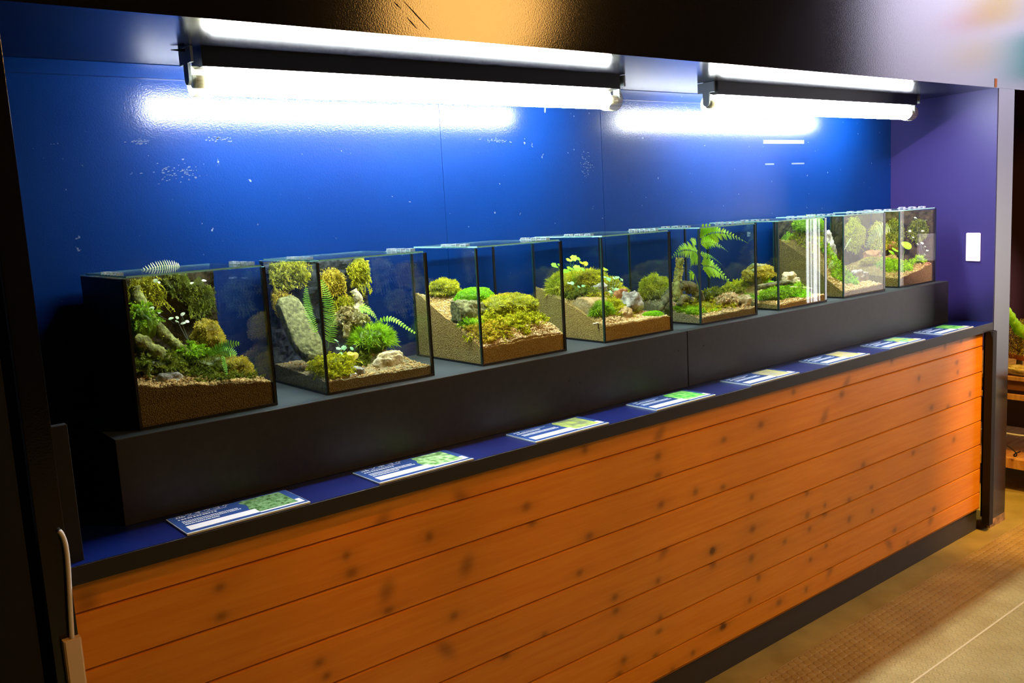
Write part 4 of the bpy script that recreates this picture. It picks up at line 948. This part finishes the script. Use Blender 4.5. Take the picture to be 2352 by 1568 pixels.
leafy([(1.4724, 0.1400, 1.2552), (1.4891, 0.1400, 1.2469), (1.5124, 0.1400, 1.2489), (1.5279, 0.1400, 1.2489), (1.5368, 0.1300, 1.2415), (1.4866, 0.1200, 1.2191), (1.5018, 0.1200, 1.2149), (1.4746, 0.1200, 1.2094)], M_ivy, 'trailing seedling with small round leaves above the grey stone', 0.0085, root=(1.4876, 0.1300, 1.1914), lobes=4, name='leafy_seedling')
leafy([(1.3119, 0.1300, 1.2514), (1.3243, 0.1300, 1.2503), (1.3504, 0.1300, 1.2373), (1.3704, 0.1300, 1.2380)], M_ivy, 'few pale little leaves low on the middle moss mound', 0.006, root=(1.3518, 0.1400, 1.2236), name='leafy_seedling')
branch([(1.3079, 0.0300, 1.1345), (1.3292, 0.0300, 1.1344), (1.3505, 0.0300, 1.1293)], [0.002, 0.003, 0.002], M_wood_pale, 'short pale twig on the granules at the front left edge', name='twig', cat='twig')
# -- fifth tank
moss(4, (1.8125, 0.2550, 1.1741), (0.046, 0.040, 0.052), M_moss_y, 'round shaggy moss bush behind the fourth tank, left side', 1700, 0.014, 0.0016, 0.6)
branch([(1.8000, 0.1300, 1.1475), (1.8234, 0.1500, 1.2032), (1.8460, 0.1600, 1.2525), (1.8519, 0.1600, 1.2859)], [0.015, 0.015, 0.013, 0.009], M_bark, 'upright stub thickly coated in yellow moss', M_moss_o, nb=900, name='mossy_stump', cat='stump')
branch([(1.8514, 0.1900, 1.1920), (1.7757, 0.1600, 1.1561), (1.7083, 0.1300, 1.1256)], [0.012, 0.014, 0.010], M_wood_dark, 'dark split driftwood leaning left from the mossy stump', None)
branch([(1.8131, 0.1300, 1.1974), (1.8519, 0.1200, 1.1867), (1.8772, 0.1100, 1.1625), (1.8869, 0.1000, 1.1397)], [0.016, 0.020, 0.018, 0.012], M_wood_dark, 'dark tangled driftwood right of the mossy stump', M_moss_y, nb=200)
branch([(1.7712, 0.1000, 1.1374), (1.7981, 0.1000, 1.1563), (1.8255, 0.0900, 1.1437)], [0.010, 0.014, 0.010], M_wood_dark, 'lower dark root below the tangled driftwood', M_moss_y, nb=160)
moss(4, (1.8743, 0.0850, 1.1122), (0.036, 0.028, 0.024), M_moss_y, 'larger green moss dome behind the front left edge of the fifth tank', 1100, 0.005, 0.0016, 0.4, 0.12)
moss(4, (1.8979, 0.0550, 1.0949), (0.028, 0.020, 0.018), M_moss_l, 'smaller green moss dome just right of the larger one', 900, 0.004, 0.0016, 0.4, 0.1)
sprigs(4, (1.7713, 0.0900, 1.1090), (0.034, 0.03, 0.018), M_moss_g, 'leafy green moss at the left foot of the fifth tank', 50, 0.014)
sprigs(5, (2.2653, 0.2400, 1.1365), (0.050, 0.040, 0.030), M_moss_y, 'pale yellow moss heap at the low left end of the pointed ridge', 90, 0.016)
sprigs(5, (2.2441, 0.1700, 1.0991), (0.030, 0.03, 0.022), M_moss_g, 'bright green moss below the ridge, behind the left glass of the sixth tank', 50, 0.014)
rock(4, (2.0378, 0.0350, 1.1266), (0.022, 0.018, 0.018), M_rock_pale, 'pale stone lump by the right glass of the fifth tank', 71, 0.4)
moss(4, (2.0135, 0.0750, 1.1244), (0.044, 0.030, 0.028), M_lichen, 'ruffled peach coloured lichen clump at the right of the fifth tank', 700, 0.012, 0.006, 0.9, 0.5, name='lichen_clump', cat='lichen')
sprigs(4, (1.9673, 0.1200, 1.1455), (0.040, 0.030, 0.026), M_moss_d, 'brownish moss under the fronds of the compound fern', 50, 0.016)
fern([([(1.8929, 0.1100, 1.3357), (1.9277, 0.1000, 1.3802), (1.9995, 0.0800, 1.3700), (2.0939, 0.0600, 1.3179)], 0.052, 20, 'tri'),
      ([(1.8828, 0.1000, 1.3305), (1.9230, 0.0900, 1.3410), (1.9606, 0.0800, 1.3253), (1.9936, 0.0700, 1.2965)], 0.027, 15, 'tri'),
      ([(1.8870, 0.1100, 1.2982), (1.8387, 0.1100, 1.3191), (1.7908, 0.1100, 1.3252), (1.7261, 0.1000, 1.2846)], 0.044, 16, 'tri'),
      ([(1.8967, 0.1200, 1.2945), (1.8715, 0.1200, 1.2847), (1.8621, 0.1200, 1.2737), (1.8567, 0.1200, 1.2508)], 0.032, 11, 'tri'),
      ([(1.8815, 0.1000, 1.2957), (1.9100, 0.0900, 1.2966), (1.9359, 0.0800, 1.2801), (1.9594, 0.0700, 1.2548)], 0.014, 14, 'tri'),
      ([(1.8798, 0.1000, 1.2521), (1.9295, 0.0900, 1.2658), (1.9668, 0.0800, 1.2334), (2.0380, 0.0600, 1.1512)], 0.050, 17, 'tri'),
      ([(1.8912, 0.1200, 1.3272), (1.8783, 0.1200, 1.3426), (1.8651, 0.1200, 1.3492), (1.8560, 0.1200, 1.3440)], 0.022, 9, 'tri'),
      ([(1.8739, 0.1200, 1.2317), (1.8605, 0.1200, 1.2329), (1.8532, 0.1200, 1.2189), (1.8500, 0.1200, 1.1957)], 0.024, 9, 'tri')], M_fern_b, 'large bright green compound fern spreading through the fifth tank', name='compound_fern', seed=9,
      stalks=[[(1.9106, 0.1300, 1.1628), (1.8939, 0.1100, 1.2420), (1.8891, 0.1100, 1.2937), (1.8833, 0.1000, 1.3421)], [(1.9131, 0.1300, 1.1685), (1.8822, 0.1200, 1.2133), (1.8783, 0.1200, 1.2284), (1.8739, 0.1200, 1.2317)]])
# -- sixth tank
rock(5, (2.3404, 0.2000, 1.1832), (0.060, 0.035, 0.038), M_rock_moss, 'pointed stone ridge coated with yellow moss, behind the left glass of the sixth tank', 41, 0.3, 0.2, 0.2)
moss(5, (2.3267, 0.1900, 1.1879), (0.060, 0.036, 0.036), M_moss_o, 'yellow moss sheet over the pointed ridge of the sixth tank', 1500, 0.005, 0.002, 0.5, 0.3, seated=False)
branch([(2.2515, 0.1400, 1.1476), (2.3305, 0.1300, 1.1500), (2.4063, 0.1200, 1.1530), (2.4360, 0.1100, 1.1472)], [0.010, 0.011, 0.009, 0.004], M_wood_dark, 'dark flat driftwood lying across the middle of the sixth tank', None)
branch([(2.3268, 0.0900, 1.1420), (2.4078, 0.0800, 1.1345), (2.4912, 0.0700, 1.1235)], [0.003, 0.004, 0.003], M_wood_pale, 'thin pale stick under the dark driftwood in the sixth tank', None)
rock(5, (2.4470, 0.1400, 1.1652), (0.028, 0.02, 0.020), M_rock_pale, 'knobbly pale peach stone on the dark driftwood', 43, 0.5)
rock(5, (2.4623, 0.1200, 1.1544), (0.016, 0.014, 0.013), M_rock_pale, 'smaller pale stone beside the knobbly peach stone', 44, 0.5)
sprigs(5, (2.2629, 0.0700, 1.1204), (0.070, 0.035, 0.024), M_moss_g, 'bright green leafy moss bank along the front left of the sixth tank', 110, 0.015)
moss(5, (2.3994, 0.0600, 1.0972), (0.028, 0.022, 0.016), M_moss_o, 'yellow moss pad in the middle of the sixth tank', 500, 0.005)
tufts(5, (2.4300, 0.0800, 1.1259), (0.014, 0.014, 0.016), M_moss_g, 'small upright sprig of bright moss at the middle of the sixth tank', 16, 0.024, 0.002, 14)
sprigs(5, (2.4953, 0.0600, 1.0840), (0.030, 0.022, 0.012), M_moss_y, 'thin moss at the right of the sixth tank', 26, 0.012)
# -- seventh tank
board_moss(6, (2.8023, 0.2800, 1.3063), (0.080, 0.01, 0.055), M_moss_y, 'dense yellow green moss over the back board of the seventh tank', 1300, 0.012, 0.002, 14)
board_moss(6, (2.6551, 0.2800, 1.2803), (0.050, 0.01, 0.045), M_moss_g, 'green moss on the left of the seventh back board', 900, 0.012, 0.002, 12)
moss(6, (2.5733, 0.2000, 1.3495), (0.050, 0.05, 0.036), M_moss_g, 'bright leafy moss on top of the tall brown bank', 900, 0.013, 0.002, 0.7)
rock(6, (2.7513, 0.1800, 1.2421), (0.060, 0.035, 0.075), M_rock, 'tall pale grey slanting rock in the seventh tank', 51, 0.35, 0.3, -0.5)
fern([([(2.7765, 0.1300, 1.1848), (2.7417, 0.1200, 1.2308), (2.7109, 0.1200, 1.2502), (2.6680, 0.1200, 1.2244)], 0.020, 12, 'narrow'), ([(2.7664, 0.1200, 1.1823), (2.7494, 0.1000, 1.2475), (2.7641, 0.0900, 1.2722), (2.7820, 0.0800, 1.2966)], 0.012, 14, 'narrow'), ([(2.7500, 0.1100, 1.1838), (2.7028, 0.1000, 1.2082), (2.6561, 0.0900, 1.2120), (2.6318, 0.0900, 1.1886)], 0.016, 11, 'narrow')], M_fern_p, 'pale green fern at the front left of the seventh tank', seed=12)
fern([([(3.1858, 0.1300, 1.3072), (3.0973, 0.1300, 1.3376), (3.0537, 0.1500, 1.2896), (3.0235, 0.1600, 1.2372)], 0.034, 18, 'narrow', 0.9)], M_fern_p, 'broad pale fern frond hanging in the rightmost tank, behind the seventh', name='fern_frond', seed=13)
sprigs(6, (2.6868, 0.1000, 1.1139), (0.040, 0.035, 0.024), M_moss_g, 'bright green moss at the left foot of the seventh tank', 60, 0.015)
rock(6, (2.8435, 0.0900, 1.1274), (0.042, 0.025, 0.032), M_rock, 'grey stone at the front of the seventh tank', 53, 0.4)
moss(6, (2.7428, 0.0550, 1.1168), (0.024, 0.018, 0.018), M_moss_l, 'small lime moss pad before the front grey stone', 500, 0.006)
sprigs(7, (3.1245, 0.1700, 1.1281), (0.045, 0.035, 0.026), M_moss_g, 'green moss bank low at the back left of the rightmost tank', 60, 0.015)
rock(7, (3.1490, 0.2000, 1.1949), (0.045, 0.03, 0.022), M_rock_red, 'reddish flat stone at the back left of the rightmost tank', 55)
moss(7, (3.0999, 0.1800, 1.1764), (0.040, 0.03, 0.020), M_moss_o, 'golden moss under the reddish flat stone', 600, 0.006)
# -- eighth tank
board_moss(7, (3.1325, 0.2800, 1.2864), (0.075, 0.01, 0.075), M_moss_y, 'yellow green moss over the back board of the rightmost tank', 1500, 0.012, 0.002, 16)
side_moss(7, (3.2800, 0.2416, 1.2675), (0.01, 0.055, 0.070), M_moss_y, 'mid green moss on the right inner board of the rightmost tank, back part', 1100)
side_moss(7, (3.2800, 0.1651, 1.2856), (0.01, 0.045, 0.065), M_moss_d, 'dark moss on the right inner board of the rightmost tank, middle part', 900)
side_moss(7, (3.2800, 0.0602, 1.2971), (0.01, 0.045, 0.050), M_moss_d, 'dark moss on the right inner board of the rightmost tank, front part', 800)
leafy([(3.1600, 0.1000, 1.2203), (3.2278, 0.0900, 1.2359), (3.1613, 0.1200, 1.2092)], M_fern_b, 'broad pointed bright leaves at the front of the rightmost tank', 0.020, root=(3.2605, 0.1300, 1.1455), name='broadleaf_plant', cat='plant')
rock(7, (3.3008, 0.1800, 1.2333), (0.030, 0.03, 0.022), M_rock_red, 'reddish stone behind the broad bright leaves', 61)
sprigs(7, (3.1771, 0.1400, 1.1484), (0.050, 0.04, 0.028), M_moss_g, 'green moss heap low at the left of the rightmost tank', 70, 0.015)
sprigs(7, (3.1142, 0.0900, 1.1213), (0.040, 0.03, 0.014), M_moss_g, 'flat green moss on the front left soil of the rightmost tank', 40, 0.014)
leafy([(3.2600, 0.0570, 1.2392), (3.2600, 0.0381, 1.2428), (3.2600, 0.0247, 1.2280), (3.2600, 0.0152, 1.2115), (3.2600, 0.0263, 1.1949), (3.2600, 0.0520, 1.3091), (3.2600, 0.0348, 1.2941), (3.2600, 0.0764, 1.2670), (3.2600, 0.0920, 1.2950), (3.2600, 0.0676, 1.3498), (3.2600, 0.0203, 1.3394)], M_dot, 'trailing pale-leaved creeper at the right of the rightmost tank', 0.006, root=(3.2500, 0.0379, 1.1661), creep=True)
tufts(7, (3.2235, 0.0300, 1.1682), (0.018, 0.016, 0.016), M_moss_g, 'small spiky green moss at the right of the rightmost tank', 20, 0.022, 0.002, 12)
rock(7, (3.2635, 0.0200, 1.1505), (0.024, 0.018, 0.010), M_rock_red, 'flat reddish chip on the soil at the rightmost corner', 63)


# ------------------------------------------------------------------ substrate, shaped to carry what stands on it
HF = {}
def soil(t, fl, fr, bl, br, m, mp, label, np_=700, noise_amp=0.006, power=1.0):
    x0, x1, y0, y1 = TX[t] + G + 0.0008, TX[t] + TW - G - (0.0190 if t == 7 else 0.0008), G + 0.0008, TD - G - (0.0225 if t in (0, 1, 6, 7) else 0.0008)
    nx = ny = 60
    def hgt(X, Y):
        u = (X - x0) / (x1 - x0); v = ((Y - y0) / (y1 - y0)) ** power
        h = fl * (1-u) * (1-v) + fr * u * (1-v) + bl * (1-u) * v + br * u * v
        for bx, by, bz, br_ in SOILBUMPS[t]:
            d2 = ((X - bx) ** 2 + (Y - by) ** 2) / (br_ * 1.15) ** 2
            k = math.exp(-d2 ** 1.3) * min(1, (Y - y0) / 0.02) * min(1.0, (X - x0) / 0.02 + 0.25) * min(1.0, (x1 - X) / 0.02 + 0.25)
            tgt = bz - ZP
            if tgt > h: h = h + (tgt - h) * k
        e = min(1, (Y - y0) / 0.01)
        h += noise_amp * noise.noise(Vector((X * 28, Y * 28, t))) + 0.0022 * noise.noise(Vector((X * 130, Y * 130, t)))
        return max(0.008, min(h, TH - 0.03))
    HF[t] = hgt
    xs = np.linspace(x0, x1, nx + 1); ys = np.linspace(y0, y1, ny + 1)
    H = np.array([[hgt(x, y) for x in xs] for y in ys])
    V = [(xs[j], ys[k], ZP + H[k, j]) for k in range(ny + 1) for j in range(nx + 1)]
    F = [(k*(nx+1)+j, k*(nx+1)+j+1, (k+1)*(nx+1)+j+1, (k+1)*(nx+1)+j) for k in range(ny) for j in range(nx)]
    n0 = len(V); zb = ZP + G + 0.0005
    ring = [j for j in range(nx + 1)] + [k*(nx+1)+nx for k in range(1, ny + 1)] + [ny*(nx+1)+j for j in range(nx - 1, -1, -1)] + [k*(nx+1) for k in range(ny - 1, 0, -1)]
    for i in ring: V.append((V[i][0], V[i][1], zb))
    K = len(ring)
    for i in range(K): F.append((ring[i], n0 + i, n0 + (i + 1) % K, ring[(i + 1) % K]))
    F.append(tuple(n0 + i for i in range(K)))
    mb = MB().add(V, F, 1.0, 0)
    # loose granules on the surface, thickest along the glass
    rng = random.Random(50 + t); ico = bmesh_ico()
    for _ in range(np_):
        X = rng.uniform(x0 + 0.004, x1 - 0.004); Y = rng.uniform(y0 + 0.004, y1 - 0.004) if rng.random() < 0.6 else y0 + 0.004 + rng.random() ** 2 * 0.06
        s = rng.uniform(0.0016, 0.0036); rot = Matrix.Rotation(rng.uniform(0, 6.28), 3, 'Z') @ Matrix.Rotation(rng.uniform(0, 6.28), 3, 'X')
        q = [(rot @ Vector((a[0] * s * 1.2, a[1] * s, a[2] * s * 0.85))) + Vector((X, Y, ZP + hgt(X, Y) + s * 0.3)) for a in ico[0]]
        mb.add([tuple(a) for a in q], ico[1], rng.uniform(0.75, 1.25), 1)
    o = mb.build('substrate', [m, mp]); tag(o, label, 'soil', None, 'stuff'); return o
def bmesh_ico():
    p = (1 + 5 ** 0.5) / 2
    v = [(-1,p,0),(1,p,0),(-1,-p,0),(1,-p,0),(0,-1,p),(0,1,p),(0,-1,-p),(0,1,-p),(p,0,-1),(p,0,1),(-p,0,-1),(-p,0,1)]
    l = (1 + p * p) ** 0.5
    return [tuple(a / l for a in q) for q in v], [(0,11,5),(0,5,1),(0,1,7),(0,7,10),(0,10,11),(1,5,9),(5,11,4),(11,10,2),(10,7,6),(7,1,8),(3,9,4),(3,4,2),(3,2,6),(3,6,8),(3,8,9),(4,9,5),(2,4,11),(6,2,10),(8,6,7),(9,8,1)]
soil(0, 0.088, 0.052, 0.14, 0.075, gravel('umber_soil_granules', (0.36,0.235,0.07), (0.14,0.085,0.022)), M_peb_dark, 'coarse brown granules filling the floor of the leftmost tank', 1400)
soil(1, 0.030, 0.024, 0.045, 0.045, M_soil_grey, M_peb_dark, 'thin layer of grey-brown sand in the second tank from the left', 500, 0.004)
soil(2, 0.047, 0.050, 0.185, 0.085, M_soil, M_peb, 'steep bank of tan clay granules in the third tank from the left', 2600, 0.005)
soil(3, 0.048, 0.046, 0.160, 0.060, M_soil, M_peb, 'sloping tan granules under the ochre boulder', 2000, 0.005)
soil(4, 0.022, 0.026, 0.070, 0.050, M_soil_grey, M_peb, 'fine beige sand under the large bright compound fern', 800, 0.004)
soil(5, 0.016, 0.026, 0.040, 0.050, M_soil, M_peb, 'shallow pinkish tan grit in the tank with white vertical reflections', 900, 0.003)
soil(6, 0.022, 0.028, 0.225, 0.060, M_soil_dark, M_peb, 'tall brown soil bank at the left of the second tank from the right', 900, 0.004, 1.0)
soil(7, 0.035, 0.075, 0.070, 0.110, M_soil_dark, M_peb_dark, 'dark brown soil rising to the right in the rightmost tank', 700, 0.004)

# moss mats growing over the soil
def mat_moss(t, c, rx, ry, m, label, n=220, ln=0.014, leafw=0.0022):
    rng = random.Random(int(c[0] * 3333) + n); mb = MB(); k = 0; tries = 0
    while k < n and tries < n * 30:
        tries += 1
        x = c[0] + rng.uniform(-rx, rx) * 1.15; y = c[1] + rng.uniform(-ry, ry) * 1.15
        d = ((x - c[0]) / rx) ** 2 + ((y - c[1]) / ry) ** 2 + 0.9 * noise.noise(Vector((x * 22, y * 22, t)))
        if d > 1 or not (TX[t] + 0.014 < x < TX[t] + TW - (0.030 if t == 7 else 0.014)) or not (0.014 < y < TD - 0.035): continue
        k += 1; hill = 0.010 * max(0, 1 - d) + 0.008 * max(0, noise.noise(Vector((x * 45, y * 45, 3 + t))))
        p = Vector((x, y, ZP + HF[t](x, y) + hill))
        dd = Vector((rng.gauss(0, 0.8), rng.gauss(0, 0.8), 0.45)).normalized()
        st = bez([p - Vector((0, 0, hill)), p + dd * ln * 0.55, p + dd * ln + Vector((0, 0, -ln * 0.2))], 5)
        blades(mb, [tuple(a) for a in st for _ in range(7)], [(0.0, -0.2, 0.9)] * len(st) * 7, ln * 0.34, leafw, 0.9, rng, 0.2, (0.65, 1.35))
        blades(mb, [tuple(p)] * 5, [(0, 0, 1)] * 5, ln * 0.6, leafw * 1.5, 0.9, rng, 0.2, (0.4, 0.9))
    o = mb.build('moss_mat', m); tag(o, label, 'moss')
mat_moss(0, (0.1972, 0.1200, 1.1612), 0.130, 0.095, M_moss_d, 'dark olive moss mat covering the soil of the leftmost tank', 420)
mat_moss(1, (0.4447, 0.0600, 1.1272), 0.075, 0.050, M_moss_y, 'yellow green moss mat spread behind the front left edge of the second tank', 240)
mat_moss(1, (0.5563, 0.1300, 1.1581), 0.070, 0.060, M_moss_d, 'dark moss mat round the foot of the star moss', 200)
mat_moss(2, (1.0417, 0.0850, 1.1560), 0.115, 0.062, M_moss_y, 'broad feathery moss mat over the front slope of the third tank', 620, 0.016)
mat_moss(2, (0.9163, 0.0500, 1.1432), 0.075, 0.036, M_moss_o, 'golden moss mat at the front left of the third tank', 260, 0.014)
mat_moss(3, (1.4478, 0.1000, 1.1563), 0.100, 0.060, M_moss_y, 'yellow green moss mat between the stones of the fourth tank', 300)
mat_moss(3, (1.3687, 0.1700, 1.1912), 0.080, 0.050, M_moss_d, 'dark moss mat below the shaggy mounds of the fourth tank', 220)
mat_moss(4, (1.9283, 0.1100, 1.1199), 0.115, 0.075, M_moss_y, 'pale moss mat round the foot of the compound fern', 380)
mat_moss(4, (1.7794, 0.0800, 1.1158), 0.060, 0.050, M_moss_g, 'bright moss mat at the left of the fifth tank', 200)
mat_moss(5, (2.3397, 0.0900, 1.1086), 0.120, 0.070, M_moss_l, 'lime green moss mat over the front of the sixth tank', 380, 0.013)
mat_moss(6, (2.7177, 0.1000, 1.1213), 0.080, 0.070, M_moss_g, 'green moss mat at the front left of the seventh tank', 300)
mat_moss(6, (2.6479, 0.2000, 1.2115), 0.070, 0.070, M_moss_y, 'yellow green moss mat on the slope of the brown bank', 260)
mat_moss(7, (3.1582, 0.1100, 1.1208), 0.100, 0.075, M_moss_g, 'green moss mat over the soil of the rightmost tank', 380)

# ------------------------------------------------------------------ the neighbouring display glimpsed past the post
def neighbour():
    M_red = mat('dark_red_brown_panel', (0.045, 0.013, 0.007), 0.8)
    struct(MB().box((5.2, -0.17, 0.0), (5.3, 2.8, 2.9)), 'wall_neighbour', M_red)
    M_tw = noise_mix(mat('orange_table_wood', (0.62,0.30,0.09), 0.5), (0.50,0.22,0.05), (0.75,0.42,0.13), 6, vec_scale=(1,8,1))
    r = empty('display_table', (4.0, -0.12, 0), 'orange wooden table glimpsed past the right post', 'table')
    def W(mb, name, m, **kw):
        o = mb.build(name, m, **kw); o.parent = r; o.matrix_parent_inverse = Matrix.Translation(r.location).inverted(); return o
    W(MB().box((3.95, -0.42, 0.548), (4.6, 0.6, 0.568)), 'tabletop', M_tw, bevel=0.002)
    W(MB().box((3.965, -0.40, 0.500), (4.58, 0.58, 0.548)), 'apron', mat('brown_apron', (0.30,0.12,0.04), 0.5))
    W(MB().box((3.955, -0.41, 0.455), (3.975, 0.6, 0.480)), 'rail', M_tw)
    W(MB().box((3.95, -0.40, 0.12), (4.58, 0.58, 0.165)), 'shelf', M_tw)
    for y in (-0.40, 0.53): W(MB().box((3.955, y - 0.0, 0.0), (3.995, y + 0.04, 0.50)), 'leg', M_tw)
    o = MB().tube(bez([(3.94, -0.16, 0.30), (3.93, -0.10, 0.285), (3.94, -0.05, 0.295), (3.95, 0.1, 0.29)], 14), 0.004, 8).build('power_cable', M_cable, smooth=True); tag(o, 'white cable hanging under the wooden table past the post', 'cable')
    o = MB().tube(bez([(3.94, -0.02, 0.24), (3.93, -0.09, 0.22), (3.94, -0.14, 0.175), (3.94, -0.02, 0.17), (3.95, -0.10, 0.21)], 20), 0.003, 8).build('power_cable', M_matblack, smooth=True); tag(o, 'black cable loop on the shelf of the wooden table', 'cable')
    o = rock(None, (3.985, -0.10, 0.596), (0.032, 0.095, 0.022), rockm('yellow_driftwood', (0.70,0.48,0.12), (0.95,0.78,0.34), 30), 'pale yellow driftwood lump lying on the wooden table', 4, 0.3, name='driftwood', cat='driftwood')
    o = branch([(4.02, -0.10, 0.640), (4.02, -0.02, 0.655), (4.03, 0.06, 0.668)], [0.011, 0.012, 0.010], mat('red_wood', (0.50,0.13,0.03), 0.6), 'reddish brown stick behind the yellow driftwood on the table')
    o = branch([(3.9298, -0.0300, 0.8974), (3.9647, -0.0400, 0.8445), (3.9850, -0.0600, 0.7977), (3.9934, -0.1000, 0.7580)], [0.010, 0.020, 0.026, 0.022], M_moss_l, 'thick lime green mossy branch arching down past the right post', name='mossy_branch', cat='branch')
    mb = MB(); rng = random.Random(8); P = []; Q = []
    for _ in range(3500):
        z = rng.uniform(0.66, 0.83); P.append((4.02 + rng.gauss(0, 0.03), -0.06 + rng.gauss(0, 0.05), z)); Q.append((-0.6, -0.5, 0.3))
    blades(mb, P, Q, 0.007, 0.0024, 0.9, rng); mb.tube([(4.03, -0.05, 0.568), (4.04, -0.06, 0.80)], 0.014, 8, c=0.3)
    o = mb.build('moss_tree', M_moss_o); tag(o, 'golden brown mossy bush standing on the wooden table', 'moss')
neighbour()
